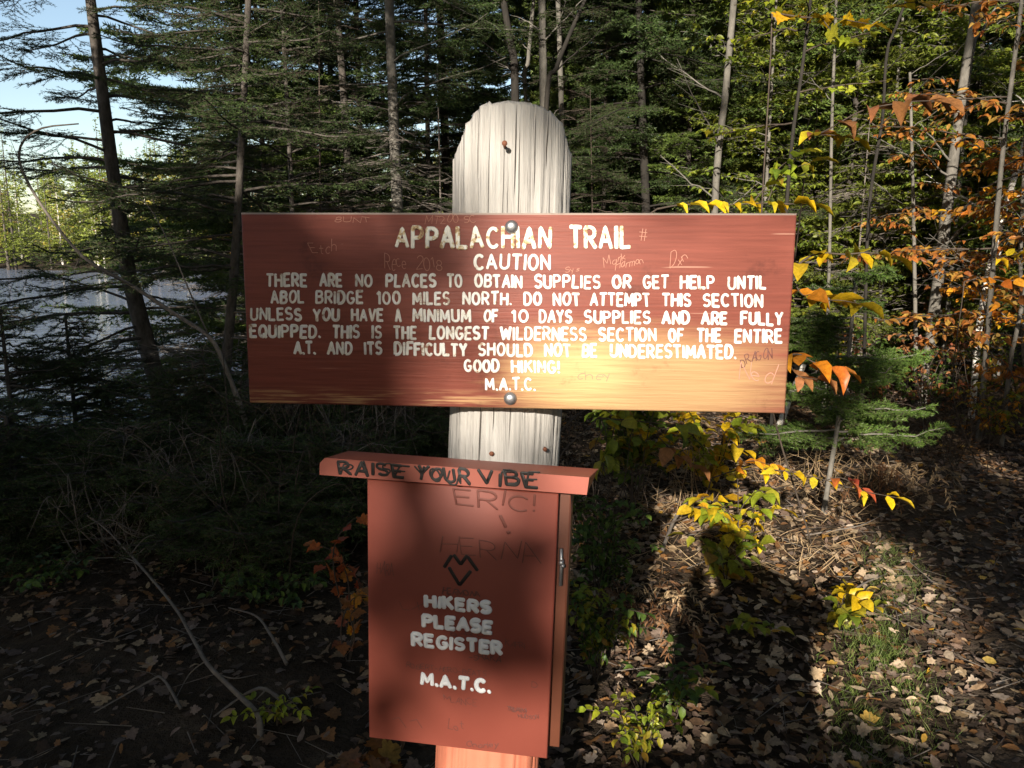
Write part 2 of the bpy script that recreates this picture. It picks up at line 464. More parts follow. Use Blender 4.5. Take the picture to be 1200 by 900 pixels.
def white_mat():
    m, nt, b = mat_new('worn white paint')
    n = noise_node(nt, 38, 4, rough=.7); r = ramp(nt, [(.33, (.30, .17, .10)), (.41, (.66, .63, .56)), (.6, (.76, .75, .72))]); nt.links.new(n.outputs[0], r.inputs[0])
    nt.links.new(r.outputs[0], b.inputs['Base Color']); b.inputs['Roughness'].default_value = .6
    return m
M['white'] = white_mat()
def worn_title():
    m, nt, b = mat_new('peeling cream paint')
    n = noise_node(nt, 55, 5, rough=.7); r = ramp(nt, [(.36, (.26, .13, .07)), (.43, (.55, .40, .2)), (.50, (.80, .78, .70))]); nt.links.new(n.outputs[0], r.inputs[0])
    nt.links.new(r.outputs[0], b.inputs['Base Color']); b.inputs['Roughness'].default_value = .65
    return m
M['title'] = worn_title()
M['marker'] = plain('black marker', (.012, .010, .010), .5)
M['fade'] = plain('faded marker', (.105, .032, .024), .6)
M['faint'] = plain('very faint marker', (.135, .037, .026), .6)
M['clean_white'] = plain('white sign paint', (.74, .745, .76), .6, 0, 40, .08)
M['scratch'] = plain('pale scratch', (.42, .2, .14), .7)
M['steel'] = plain('galvanised bolt', (.34, .34, .35), .42, .85, 60, .4)
M['rust'] = plain('rusty nail', (.20, .075, .04), .75, .2, 90, .4)
M['jacket'] = plain('jacket cloth', (.05, .07, .10), .8)
M['trousers'] = plain('trouser cloth', (.06, .055, .05), .85)
M['skin'] = plain('skin', (.45, .28, .21), .5)
M['hair'] = plain('hair', (.05, .03, .02), .6)

# ------------------------------------------------------------------ ground, trail, water
def ticks(parts):
    return np.unique(np.round(np.concatenate([np.arange(a, b, s) for a, b, s in parts]), 4))
xs = ticks([(-260, -40, 12), (-40, -9, 1.5), (-9, 6, .12), (6, 20, .7), (20, 60, 3), (60, 261, 20)])
ys = ticks([(-60, -16, 4), (-16, 0, .8), (0, 10, .12), (10, 24, .4), (24, 70, 3), (70, 130, 2.5), (130, 420, 20)])
GX, GY = np.meshgrid(xs, ys)
mb = MB()
v = np.stack([GX, GY, ground_z(GX, GY)], -1).reshape(-1, 3)
nx = len(xs); I, J = np.meshgrid(np.arange(nx - 1), np.arange(len(ys) - 1)); a = (J * nx + I).ravel()
mb.add(v, np.stack([a, a + 1, a + nx + 1, a + nx], -1))
structure(mb.build('ground', M['soil'], smooth_shade=True))

TRAIL = curve([(.9, -9, 0), (.9, -3, 0), (1.2, 0, 0), (1.9, 2.4, 0), (2.5, 4.4, 0), (3.3, 6.2, 0), (4.8, 8.0, 0), (7.2, 9.2, 0), (12, 10.5, 0)], 80)
mb = MB()
dd = nrm(np.gradient(TRAIL, axis=0)); sd = np.stack([dd[:, 1], -dd[:, 0], 0 * dd[:, 0]], -1)
acr = np.linspace(-1, 1, 9)
edge = 0.5 + 0.07 * noise2(TRAIL[:, 0] * 3, TRAIL[:, 1] * 3)
P = TRAIL[:, None, :] + sd[:, None, :] * (acr[None, :, None] * edge[:, None, None])
P[..., 2] = ground_z(P[..., 0], P[..., 1]) + .006 - .012 * (np.abs(acr) > .99)
k, n = P.shape[:2]; I, J = np.meshgrid(np.arange(n - 1), np.arange(k - 1)); a = (J * n + I).ravel()
mb.add(P.reshape(-1, 3), np.stack([a, a + 1, a + n + 1, a + n], -1))
structure(mb.build('path', M['path'], smooth_shade=True))

mb = MB()
mb.add([(-260, -40, WATER_Z), (40, -40, WATER_Z), (40, 110, WATER_Z), (-260, 110, WATER_Z)], [[0, 1, 2, 3]])
structure(mb.build('pond_water', M['water']))

# ------------------------------------------------------------------ the trail sign
def rot(yaw, lean, roll):
    a = np.array([[math.cos(yaw), -math.sin(yaw), 0], [math.sin(yaw), math.cos(yaw), 0], [0, 0, 1]])
    b = np.array([[1, 0, 0], [0, math.cos(lean), -math.sin(lean)], [0, math.sin(lean), math.cos(lean)]])
    c = np.array([[math.cos(roll), 0, math.sin(roll)], [0, 1, 0], [-math.sin(roll), 0, math.cos(roll)]])
    return a @ b @ c

class Face:
    """a flat painted face: local x right, z up, y into the wood"""
    def __init__(s, origin, Rm): s.o, s.R = np.asarray(origin, float), Rm
    def w(s, p): return np.asarray(p, float) @ s.R.T + s.o
    def loc(s, px, py):
        d = ray(px, py); n = s.R[:, 1]; e = np.array([0, 0, EYE])
        t = np.dot(s.o - e, n) / np.dot(d, n)
        return (e + d * t - s.o) @ s.R

SIGN_ROOT = np.array([-.005, 1.67, 0.0])
root = thing('trail_sign', 'weathered wooden trail post with wide maroon caution board and register box', 'sign', SIGN_ROOT)

def place(o, face):
    """give a part the pose of its face, relative to the sign's base"""
    from mathutils import Matrix
    m = Matrix([list(face.R[i]) + [float(face.o[i] - SIGN_ROOT[i])] for i in range(3)] + [[0, 0, 0, 1]])
    o.matrix_local = m

BW, BH, BT = 1.05, .374, .038
board_f = Face((-.002, 1.522, EYE - .129), rot(R(-4.38), R(-1.35), R(.24)))

def slab(mb, x0, x1, y0, y1, z0, z1, bev=.003, nx=1, nz=1, jig=0, seed=0):
    """box with chamfered front edges"""
    v = []
    for (y, i) in ((y0, bev), (y0 + bev, 0), (y1, 0)):
        v += [(x0 + i, y, z0 + i), (x1 - i, y, z0 + i), (x1 - i, y, z1 - i), (x0 + i, y, z1 - i)]
    f = [[0, 1, 2, 3], [11, 10, 9, 8]]
    for a in (0, 4):
        for k in range(4): f.append([a + (k + 1) % 4, a + k, a + 4 + k, a + 4 + (k + 1) % 4])
    mb.add(v, f)

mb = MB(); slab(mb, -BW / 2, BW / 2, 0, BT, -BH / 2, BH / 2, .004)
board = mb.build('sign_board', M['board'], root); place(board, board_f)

# stroke alphabet
def arc(cx, cy, rx, ry, a0, a1, n=12):
    t = np.radians(np.linspace(a0, a1, n)); return [(cx + rx * math.cos(k), cy + ry * math.sin(k)) for k in t]
W_ = .58
GL = {
 'A': (.62, [[(0, 0), (.31, 1), (.62, 0)], [(.11, .33), (.51, .33)]]),
 'B': (.56, [[(0, 0), (0, 1), (.28, 1)] + arc(.28, .77, .22, .23, 90, -90) + [(0, .54)], [(.28, .54)] + arc(.29, .27, .26, .27, 90, -90) + [(0, 0)]]),
 'C': (.56, [arc(.31, .5, .31, .5, 48, 312, 16)]),
 'D': (.58, [[(0, 0), (0, 1), (.22, 1)] + arc(.22, .5, .35, .5, 90, -90, 14) + [(0, 0)]]),
 'E': (.48, [[(.48, 1), (0, 1), (0, 0), (.48, 0)], [(0, .52), (.4, .52)]]),
 'F': (.48, [[(.48, 1), (0, 1), (0, 0)], [(0, .52), (.4, .52)]]),
 'G': (.6, [arc(.31, .5, .31, .5, 50, 345, 16) + [(.6, .44), (.36, .44)]]),
 'H': (.56, [[(0, 0), (0, 1)], [(.56, 0), (.56, 1)], [(0, .52), (.56, .52)]]),
 'I': (.0, [[(0, 0), (0, 1)]]),
 'J': (.4, [[(.4, 1), (.4, .25)] + arc(.2, .25, .2, .25, 0, -170)]),
 'K': (.54, [[(0, 0), (0, 1)], [(.5, 1), (0, .45)], [(.15, .6), (.54, 0)]]),
 'L': (.46, [[(0, 1), (0, 0), (.46, 0)]]),
 'M': (.7, [[(0, 0), (.04, 1), (.35, .25), (.66, 1), (.7, 0)]]),
 'N': (.56, [[(0, 0), (0, 1), (.56, 0), (.56, 1)]]),
 'O': (.6, [arc(.3, .5, .3, .5, 90, 450, 20)]),
 'P': (.52, [[(0, 0), (0, 1), (.26, 1)] + arc(.26, .74, .26, .26, 90, -90) + [(0, .48)]]),
 'Q': (.6, [arc(.3, .5, .3, .5, 90, 450, 20), [(.36, .25), (.6, -.03)]]),
 'R': (.54, [[(0, 0), (0, 1), (.26, 1)] + arc(.26, .74, .26, .26, 90, -90) + [(0, .48)], [(.22, .48), (.54, 0)]]),
 'S': (.52, [arc(.27, .75, .25, .25, 35, 270, 12) + arc(.26, .25, .26, .25, 85, -145, 12)]),
 'T': (.56, [[(0, 1), (.56, 1)], [(.28, 1), (.28, 0)]]),
 'U': (.56, [[(0, 1), (0, .28)] + arc(.28, .28, .28, .28, 180, 360) + [(.56, 1)]]),
 'V': (.58, [[(0, 1), (.29, 0), (.58, 1)]]),
 'W': (.84, [[(0, 1), (.2, 0), (.42, .8), (.64, 0), (.84, 1)]]),
 'X': (.56, [[(0, 0), (.56, 1)], [(0, 1), (.56, 0)]]),
 'Y': (.56, [[(0, 1), (.28, .48), (.56, 1)], [(.28, .48), (.28, 0)]]),
 '0': (.5, [arc(.25, .5, .25, .5, 90, 450, 18)]),
 '1': (.16, [[(0, .8), (.16, 1), (.16, 0)]]),
 '2': (.5, [arc(.25, .74, .25, .26, 160, -30) + [(0, 0), (.5, 0)]]),
 '5': (.5, [[(.46, 1), (.06, 1), (.02, .56)] + arc(.24, .3, .26, .3, 115, -150)]),
 '8': (.48, [arc(.24, .75, .2, .24, 90, 450, 14), arc(.24, .26, .24, .26, 90, 450, 14)]),
 '.': (.02, [[(0, 0), (.03, .03)]]),
 '!': (.02, [[(.01, 1), (.01, .34)], [(0, 0), (.03, .03)]]),
 '-': (.4, [[(0, .45), (.4, .45)]]),
 '#': (.6, [[(.15, 0), (.25, 1)], [(.4, 0), (.5, 1)], [(0, .35), (.6, .35)], [(0, .7), (.6, .7)]]),
 'a': (.42, [arc(.2, .28, .2, .26, 60, 330), [(.4, .55), (.4, 0)]]),
 'c': (.36, [arc(.2, .28, .2, .27, 50, 310)]),
 'd': (.42, [arc(.2, .28, .2, .27, 40, 330), [(.42, 1), (.42, 0)]]),
 'e': (.4, [[(0, .3), (.4, .3)] + arc(.2, .28, .2, .27, 5, 310)]),
 'h': (.4, [[(0, 1), (0, 0)], [(0, .3)] + arc(.2, .32, .2, .22, 170, 0) + [(.4, 0)]]),
 'i': (.0, [[(0, .55), (0, 0)], [(0, .78), (.02, .8)]]),
 'k': (.36, [[(0, 1), (0, 0)], [(.34, .58), (0, .25)], [(.1, .35), (.36, 0)]]),
 'm': (.6, [[(0, .55), (0, 0)], [(0, .35)] + arc(.15, .36, .15, .18, 170, 0) + [(.3, 0)], [(.3, .35)] + arc(.45, .36, .15, .18, 170, 0) + [(.6, 0)]]),
 'n': (.4, [[(0, .55), (0, 0)], [(0, .3)] + arc(.2, .34, .2, .2, 170, 0) + [(.4, 0)]]),
 'o': (.4, [arc(.2, .28, .2, .27, 90, 450)]),
 'r': (.3, [[(0, .55), (0, 0)], [(0, .3)] + arc(.18, .32, .18, .22, 170, 40)]),
 's': (.34, [arc(.18, .41, .15, .13, 40, 270) + arc(.17, .14, .17, .14, 85, -145)]),
 't': (.34, [[(.15, .9), (.15, .1), (.3, 0)], [(0, .6), (.34, .6)]]),
 'x': (.36, [[(0, 0), (.36, .55)], [(0, .55), (.36, 0)]]),
 'y': (.36, [[(0, .55), (.18, .08)], [(.36, .55), (.05, -.3)]]),
}
def stroke(mb, pts, r, y0, relief=.3, n=8):
    """a brush stroke: a flattened round bead lying on the face (pts in local x, z)"""
    p = np.array([(a, 0, b) for a, b in pts], float)
    if len(p) > 2 and np.linalg.norm(p[0] - p[-1]) < 1e-6: closed = True
    else: closed = False
    d = np.gradient(p, axis=0); d = nrm(d)
    # round ends
    if not closed:
        e0 = p[0] - d[0] * r * .55; e1 = p[-1] + d[-1] * r * .55
        p = np.vstack([e0, p, e1]); d = np.vstack([d[0], d, d[-1]]); rad = np.r_[r * .62, np.full(len(p) - 2, r), r * .62]
    else: rad = np.full(len(p), r)
    s = np.stack([-d[:, 2], 0 * d[:, 0], d[:, 0]], -1)
    a = np.arange(n) / n * 2 * np.pi; yv = np.array([0, -1.0, 0])
    v = p[:, None, :] + rad[:, None, None] * (np.cos(a)[None, :, None] * s[:, None, :] + relief * np.sin(a)[None, :, None] * yv)
    v[..., 1] += y0
    k = len(p); i = np.arange(k - 1)[:, None] * n; j = np.arange(n)[None, :]; j2 = (j + 1) % n
    base = mb.n
    mb.add(v.reshape(-1, 3), np.stack([i + j, i + j2, i + n + j2, i + n + j], -1).reshape(-1, 4))
    if not closed:
        for st, sg in ((0, -1), ((k - 1) * n, 1)):
            mb.l.append(base + st + np.arange(n)[::sg]); mb.t.append(np.array([n])); mb.m.append(np.array([0]))

def word(mb, text, face, x0, x1, t0, b0, t1, b1, r, rng, relief=.13, gap=.29, wob=.02, y0=-.0004):
    """text between photo columns x0..x1; t/b = top and bottom rows at its left and right end"""
    adv, x = [], 0.0
    for ch in text:
        if ch == ' ': x += .4; adv.append(None); continue
        w = GL[ch][0]; adv.append((x, ch)); x += w + gap
    tot = x - gap
    for it in adv:
        if it is None: continue
        xo, ch = it
        dz = rng.normal() * wob; sc = 1 + rng.normal() * wob; sh = rng.normal() * wob * 1.6; tl = rng.normal() * wob * 1.5
        for st in GL[ch][1]:
            pts = []
            if len(st) < 3 and len(st) == 2:
                (ax, az), (bx, bz) = st; st = [(ax, az), ((ax + bx) / 2, (az + bz) / 2), (bx, bz)]
            else:
                st2 = []
                for q in range(len(st) - 1):
                    st2.append(st[q])
                    if math.hypot(st[q + 1][0] - st[q][0], st[q + 1][1] - st[q][1]) > .3:
                        for e in (.04, .5, .96): st2.append((st[q][0] + (st[q + 1][0] - st[q][0]) * e, st[q][1] + (st[q + 1][1] - st[q][1]) * e))
                st = st2 + [st[-1]]
            for (gx, gy) in st:
                u = (xo + gx + gy * sh) / max(tot, .01)
                hx = x0 + (x1 - x0) * u
                tt, bb = t0 + (t1 - t0) * u, b0 + (b1 - b0) * u
                py = bb + (tt - bb) * (gy * sc + dz + gx * tl)
                q = face.loc(hx, py); pts.append((q[0], q[2]))
            stroke(mb, pts, r * rng.uniform(.85, 1.15), y0 - rng.uniform(0, .00025), relief)

rng = np.random.default_rng(3)
A_ = lambda c: 270 + c / 3.529
B_ = lambda c: 600 + c / 3.529
def text_line(face, words, yl, yr, mat, r, part='lettering', parent=None, gap=.29):
    """words [(text, x0, x1)]; yl, yr = (x, top, bottom) of the line's two ends"""
    for t, x0, x1 in words:
        mb = MB()
        f0 = (x0 - yl[0]) / (yr[0] - yl[0]); f1 = (x1 - yl[0]) / (yr[0] - yl[0])
        lt = lambda f: yl[1] + (yr[1] - yl[1]) * f
        lb = lambda f: yl[2] + (yr[2] - yl[2]) * f
        ri = r * 620
        word(mb, t, face, x0 + ri, x1 - ri, lt(f0) + ri, lb(f0) - ri, lt(f1) + ri, lb(f1) - ri, r, rng, gap=gap)
        mb.build(part, mat, parent, True)

tb = [
 ([('APPALACHIAN', A_(678), B_(165)), ('TRAIL', B_(235), B_(495))], (462, 265, 292), (740, 263.6, 292.6), 'title', .0035),
 ([('CAUTION', 555, 646)], (555, 296.6, 316.6), (646, 297, 317.5), 'white', .0026),
 ([('THERE', A_(145), A_(320)), ('ARE', A_(367), A_(465)), ('NO', A_(515), A_(590)), ('PLACES', A_(640), A_(853)), ('TO', A_(893), A_(962)), ('OBTAIN', A_(1008), B_(45)), ('SUPPLIES', B_(90), B_(368)), ('OR', B_(413), B_(495)), ('GET', B_(540), B_(650)), ('HELP', B_(693), B_(840)), ('UNTIL', B_(890), B_(1053))], (311, 319.5, 336.5), (898, 323, 340), 'white', .0023),
 ([('ABOL', A_(165), A_(308)), ('BRIDGE', A_(350), A_(552)), ('100', A_(603), A_(707)), ('MILES', A_(752), A_(910)), ('NORTH.', A_(958), A_(1165)), ('DO', B_(47), B_(125)), ('NOT', B_(168), B_(285)), ('ATTEMPT', B_(320), B_(575)), ('THIS', B_(618), B_(742)), ('SECTION', B_(787), B_(1040))], (317, 339.5, 356.2), (895, 344, 361), 'white', .0023),
 ([('UNLESS', A_(80), A_(297)), ('YOU', A_(340), A_(453)), ('HAVE', A_(498), A_(635)), ('A', A_(680), A_(710)), ('MINIMUM', A_(752), A_(997)), ('OF', A_(1045), A_(1110)), ('10', A_(1160), B_(70)), ('DAYS', B_(110), B_(250)), ('SUPPLIES', B_(298), B_(575)), ('AND', B_(618), B_(738)), ('ARE', B_(780), B_(892)), ('FULLY', B_(943), B_(1122))], (293, 359.6, 376), (918, 365.3, 382), 'white', .0023),
 ([('EQUIPPED.', A_(78), A_(375)), ('THIS', A_(420), A_(537)), ('IS', A_(582), A_(628)), ('THE', A_(672), A_(773)), ('LONGEST', A_(820), A_(1072)), ('WILDERNESS', A_(1115), B_(310)), ('SECTION', B_(355), B_(600)), ('OF', B_(645), B_(712)), ('THE', B_(762), B_(868)), ('ENTIRE', B_(918), B_(1120))], (292, 379.4, 396.3), (918, 385.3, 403), 'white', .0024),
 ([('A.T.', A_(260), A_(355)), ('AND', A_(398), A_(507)), ('ITS', A_(552), A_(630)), ('DIFFICULTY', A_(675), A_(982)), ('SHOULD', A_(1022), B_(90)), ('NOT', B_(132), B_(248)), ('BE', B_(287), B_(355)), ('UNDERESTIMATED.', B_(403), B_(930))], (344, 399.3, 416), (863, 403.8, 421.5), 'white', .0025),
 ([('GOOD', A_(965), A_(1115)), ('HIKING!', A_(1160), B_(200))], (543, 420.3, 436.6), (657, 422.3, 438.5), 'white', .0024),
 ([('M.A.T.C.', A_(1052), B_(100))], (568, 442, 458), (628, 441.5, 458.5), 'white', .0024),
]
for words, yl, yr, mt, r in tb:
    text_line(board_f, words, yl, yr, M[mt], r * 1.16, 'lettering', board)
# scratched and inked graffiti on the board
def scrawl(face, parent, items, mat, name, wobble=.11):
    for (t, x0, x1, t0, b0, t1, b1, r) in items:
        mb = MB(); word(mb, t, face, x0, x1, t0, b0, t1, b1, r, rng, relief=.2, gap=.16, wob=wobble, y0=-.0002)
        mb.build(name, mat, parent, True)
scrawl(board_f, board, [('Etch', 366, 394, 284, 297, 283, 296, .0006), ('Rece', 451, 476, 298, 317, 300, 316, .0006), ('2018', 488, 518, 303, 317, 304, 315, .0006),
    ('Mark', 708, 733, 304, 314, 295, 304, .0006), ('Harmon', 721, 754, 308, 318, 296, 306, .0006), ('Dxn', 785, 806, 300, 316, 290, 302, .0006), ('#', 749, 758, 269, 283, 268, 282, .0006),
    ('Sys', 662, 678, 313, 319, 312, 318, .0005), ('Ned', 866, 904, 431, 449, 432, 451, .0009), ('chey', 676, 716, 434, 446, 432, 442, .0006), ('8UNT', 392, 434, 255, 261, 254, 260, .0005), ('MT200 SC', 498, 558, 254, 262, 253, 261, .0005)], M['scratch'], 'scratching')
scrawl(board_f, board, [('DRAGON', 869, 905, 417, 428, 407, 418, .0008)], M['fade'], 'marker_writing')

def lathe(mb, prof, n=20, axis='y'):
    """profile [(r, y)] turned round the local y axis"""
    a = np.arange(n) / n * 2 * np.pi; k = len(prof)
    v = np.array([[(r * math.cos(t), y, r * math.sin(t)) for t in a] for r, y in prof])
    i = np.arange(k - 1)[:, None] * n; j = np.arange(n)[None, :]; j2 = (j + 1) % n
    mb.add(v.reshape(-1, 3), np.stack([i + j, i + n + j, i + n + j2, i + j2], -1).reshape(-1, 4))
for bx, by in ((599.5, 266), (598, 467)):
    q = board_f.loc(bx, by)
    mb = MB(); lathe(mb, [(.0005, -.009), (.006, -.0085), (.0105, -.006), (.0128, -.002), (.0132, .001)])
    o = mb.build('carriage_bolt', M['steel'], board, True); o.location = (q[0], 0, q[2])

# post: a log slabbed with a slightly rounded face and a split dome top
POST_W, POST_D = .237, .19
pc = lambda z: np.array([np.interp(z, [-.2, .486, 1.252, 1.771, 2.2], [-.09, -.053, -.0115, .002, .012]), 1.668, z])
rngp = np.random.default_rng(11)
mb = MB()
NA = 144
ang = np.arange(NA) / NA * 2 * np.pi
ridge = 0.0016 * rngp.normal(size=NA)
for g in rngp.choice(NA, 26, False): ridge[g] -= rngp.uniform(.002, .0045)
stave = np.repeat(rngp.uniform(-.010, .003, 24), 6)               # uneven weathered end grain
def sup(a, e=2.6):
    return np.sign(np.cos(a)) * np.abs(np.cos(a)) ** (2 / e), np.sign(np.sin(a)) * np.abs(np.sin(a)) ** (2 / e)
ex, ey = sup(ang)
TOPZ = at(600, 122, 1.62)[2]
def rim(xn):
    """height of the domed top across the post"""
    return TOPZ - .045 * xn ** 2 - .063 * np.abs(xn) ** 5
yl_, zl = POST_D / 2, np.linspace(-.12, 1.56, 22)
rings = []
for z in zl:
    c = pc(z); s = 1 + .004 * math.sin(z * 9)
    rings.append(np.stack([c[0] + (POST_W / 2 * s + ridge) * ex, c[1] + (yl_ + ridge) * ey, np.full(NA, z)], -1))
base_top = 1.56
for f in np.linspace(.15, 1, 8):
    zt = base_top + (rim(ex) + stave * .8 - base_top) * f
    c = np.stack([pc(z_) for z_ in zt])
    rings.append(np.stack([c[:, 0] + (POST_W / 2 + ridge) * ex, c[:, 1] + (yl_ + ridge) * ey, zt], -1))
last = rings[-1]
for s in (.93, .6, .25):
    q = last.copy(); cx_ = last.mean(0)
    q[:, 1] = cx_[1] + (last[:, 1] - cx_[1]) * s; q[:, 2] += .004 * (1 - s) + .006 * (s < .95); rings.append(q)
V = np.array(rings); k = len(V); i = np.arange(k - 1)[:, None] * NA; j = np.arange(NA)[None, :]; j2 = (j + 1) % NA
F = np.stack([i + j, i + j2, i + NA + j2, i + NA + j], -1).reshape(-1, 4)
mb.add(V.reshape(-1, 3) - SIGN_ROOT, F)
half = NA // 2
mb.l.append((k - 1) * NA + np.arange(NA)); mb.t.append(np.array([NA])); mb.m.append(np.array([0]))
post = mb.build('post', [M['wood'], M['postred']], root, True)
zc = np.array([V.reshape(-1, 3)[f].mean(0)[2] for f in F])
mi = np.zeros(len(post.data.polygons), np.int32); mi[:len(zc)] = (zc < .66)
post.data.polygons.foreach_set('material_index', mi)

# drying checks in the post's face: thin sunk slivers
mb = MB()
for _ in range(22):
    a_ = rngp.uniform(-.85, .85); z0_ = rngp.uniform(1.1, 1.75); ln = rngp.uniform(.08, .36); z1_ = z0_ + ln
    if z1_ > rim(a_) - .004: z1_ = rim(a_) - .004
    if z1_ < z0_ + .02: continue
    zz = np.linspace(z0_, z1_, 7); w = np.sin(np.linspace(.02, np.pi - .02, 7)) * rngp.uniform(.0004, .0011)
    xx = a_ * POST_W / 2 + np.cumsum(rngp.normal(size=7)) * .0006
    ca = np.clip(xx / (POST_W / 2), -.99, .99); yy = -yl_ * (1 - np.abs(ca) ** 2.6) ** (1 / 2.6) - .0016
    c = np.stack([pc(z_) for z_ in zz])
    Lp = np.stack([c[:, 0] + xx - w, c[:, 1] + yy, zz], -1); Rp = np.stack([c[:, 0] + xx + w, c[:, 1] + yy, zz], -1)
    vv = np.concatenate([Lp, Rp]) - SIGN_ROOT
    mb.add(vv, [[t, 7 + t, 8 + t, t + 1] for t in range(6)])
mb.build('drying_crack', M['crack'], post)

def on_post(px, py):
    d = ray(px, py); e = np.array([0, 0, EYE])
    t = (1.668 - yl_) / d[1]; return e + d * t
def nail(px, py, length, tilt, r=.0042):
    q = on_post(px, py) - SIGN_ROOT
    mb = MB(); d = nrm(np.array([tilt[0], -1, tilt[1]]))
    tube(mb, [q + d * -.01, q + d * length], r * .55, 8); tube(mb, [q + d * length, q + d * (length + .0025)], r, 12)
    mb.build('nail', M['rust'], post, True)
nail(591.5, 172, .028, (.0, .1), .0052)
nail(576, 531, .003, (0, 0), .0048); nail(638.5, 526, .003, (0, 0), .0044)

# register box
XW, XH, XD = .35, .527, .115
box_f = Face((-.099, 1.376, EYE - .692), rot(R(-8.23), R(.93), R(1.81)))
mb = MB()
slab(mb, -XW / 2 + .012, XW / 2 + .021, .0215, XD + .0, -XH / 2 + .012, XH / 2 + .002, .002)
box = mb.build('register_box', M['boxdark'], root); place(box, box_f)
mb = MB(); slab(mb, -XW / 2, XW / 2, 0, .02, -XH / 2, XH / 2, .0025)
door = mb.build('box_door', M['box'], box)
# sloping lid board with a clipped left end, overhanging the door
def lid():
    mb = MB()
    y0 = -.035
    pl = lambda px, py: (lambda q: (q[0], q[2]))(Face(box_f.w((0, y0, 0)), box_f.R).loc(px, py))
    out = [pl(374.5, 556.5), pl(374.5, 542.5), pl(381, 536.5), pl(690.5, 559.5), pl(687.6, 580)]
    n = len(out)
    fr = [(x, y0, z) for x, z in out]
    depth, rise = .118, -.020
    bk = [(x + (.012 if i == 3 else 0), y0 + depth, z + rise) for i, (x, z) in enumerate(out)]
    v = fr + bk
    mb.add(v, [list(range(n)), [n + i for i in range(n)][::-1]])
    mb.add(v, [[(i + 1) % n, i, n + i, n + (i + 1) % n] for i in range(n)])
    o = mb.build('box_lid', M['cap'], box)
    bv = o.modifiers.new('edge', 'BEVEL'); bv.width = .002; bv.segments = 2
    return o
lid_o = lid()
lid_f = Face(box_f.w((0, -.035, 0)), box_f.R)
C_ = lambda a, b: (370 + a / 3.636, 470 + b / 3.636)
def quad_word(t, x0, x1, lt, lb, rt, rb, r, face, mat, parent, name, gap=.24, y0=-.0004, wob=.02, relief=.3):
    mb = MB(); word(mb, t, face, x0, x1, lt, lb, rt, rb, r, rng, gap=gap, y0=y0, wob=wob, relief=relief)
    o = mb.build(name, mat, parent, True)
    return o
for t, a0, a1, lt, lb, rt, rb in (('RAISE', 103, 372, 256, 308, 276, 322), ('YOUR', 428, 655, 276, 330, 294, 350), ('VIBE', 700, 943, 295, 350, 310, 366)):
    p0 = C_(a0, lt); p1 = C_(a1, rt)
    o = quad_word(t, p0[0], p1[0], p0[1], C_(0, lb)[1], p1[1], C_(0, rb)[1], .0028, lid_f, M['marker'], lid_o, 'marker_writing', .28, wob=.06, relief=.12)
    o.location = (0, -.035, 0)
    o2 = quad_word(t, p0[0] + 1.2, p1[0] + .6, p0[1] + .8, C_(0, lb)[1] - .6, p1[1] - .4, C_(0, rb)[1] + .8, .0016, lid_f, M['marker'], o, 'marker_writing', .28, wob=.09, relief=.12, y0=-.0007)
D_ = lambda a, b: (420 + a / 4.615, 640 + b / 4.615)
for t, a0, a1, lt, lb, rt, rb in (('HIKERS', 355, 722, 258, 335, 290, 372), ('PLEASE', 342, 728, 363, 443, 397, 480), ('REGISTER', 285, 782, 460, 545, 512, 592), ('M.A.T.C.', 332, 720, 675, 755, 718, 800)):
    p0 = D_(a0, lt); p1 = D_(a1, rt); e = 2.6
    quad_word(t, p0[0] + e, p1[0] - e, p0[1] + e, D_(0, lb)[1] - e, p1[1] + e, D_(0, rb)[1] - e,   .0046, box_f, M['clean_white'], door, 'lettering', .3)
mb = MB()
for seg in ([(465, 112), (484, 82), (503, 52)], [(517, 48), (553, 98), (587, 52)], [(592, 58), (617, 94), (643, 130)], [(490, 115), (547, 210), (607, 135)]):
    pts = []
    for q in range(len(seg) - 1):
        for e in (.02, .5, .98):
            X = seg[q][0] + (seg[q + 1][0] - seg[q][0]) * e; Y = seg[q][1] + (seg[q + 1][1] - seg[q][1]) * e
            l = box_f.loc(*D_(X, Y)); pts.append((l[0], l[2]))
    stroke(mb, pts, .0034, -.0003 - .0002 * len(mb.v) * .2, .15)
mb.build('heart_emblem', M['marker'], door, True)
sc_items = []
faint = []
for t, a0, a1, lt, lb, rt, rb, r in (('ERIC!', 600, 930, 378, 440, 392, 458, .0022), ('!', 818, 824, 485, 555, 485, 555, .003), ('HERNA', 530, 960, 585, 650, 600, 680, .0012)):
    p0 = C_(a0, lt); p1 = C_(a1, rt); faint.append((t, p0[0], p1[0], p0[1], C_(0, lb)[1], p1[1], C_(0, rb)[1], r))
scrawl(box_f, door, faint[:2], M['faint'], 'marker_writing', .08); scrawl(box_f, door, faint[2:], M['faint'], 'marker_writing', .08)
for t, a0, a1, lt, lb, rt, rb, r in (('HERMONA', 540, 700, 795, 822, 808, 832, .0012),):
    p0 = C_(a0, lt); p1 = C_(a1, rt); sc_items.append((t, p0[0], p1[0], p0[1], C_(0, lb)[1], p1[1], C_(0, rb)[1], r))
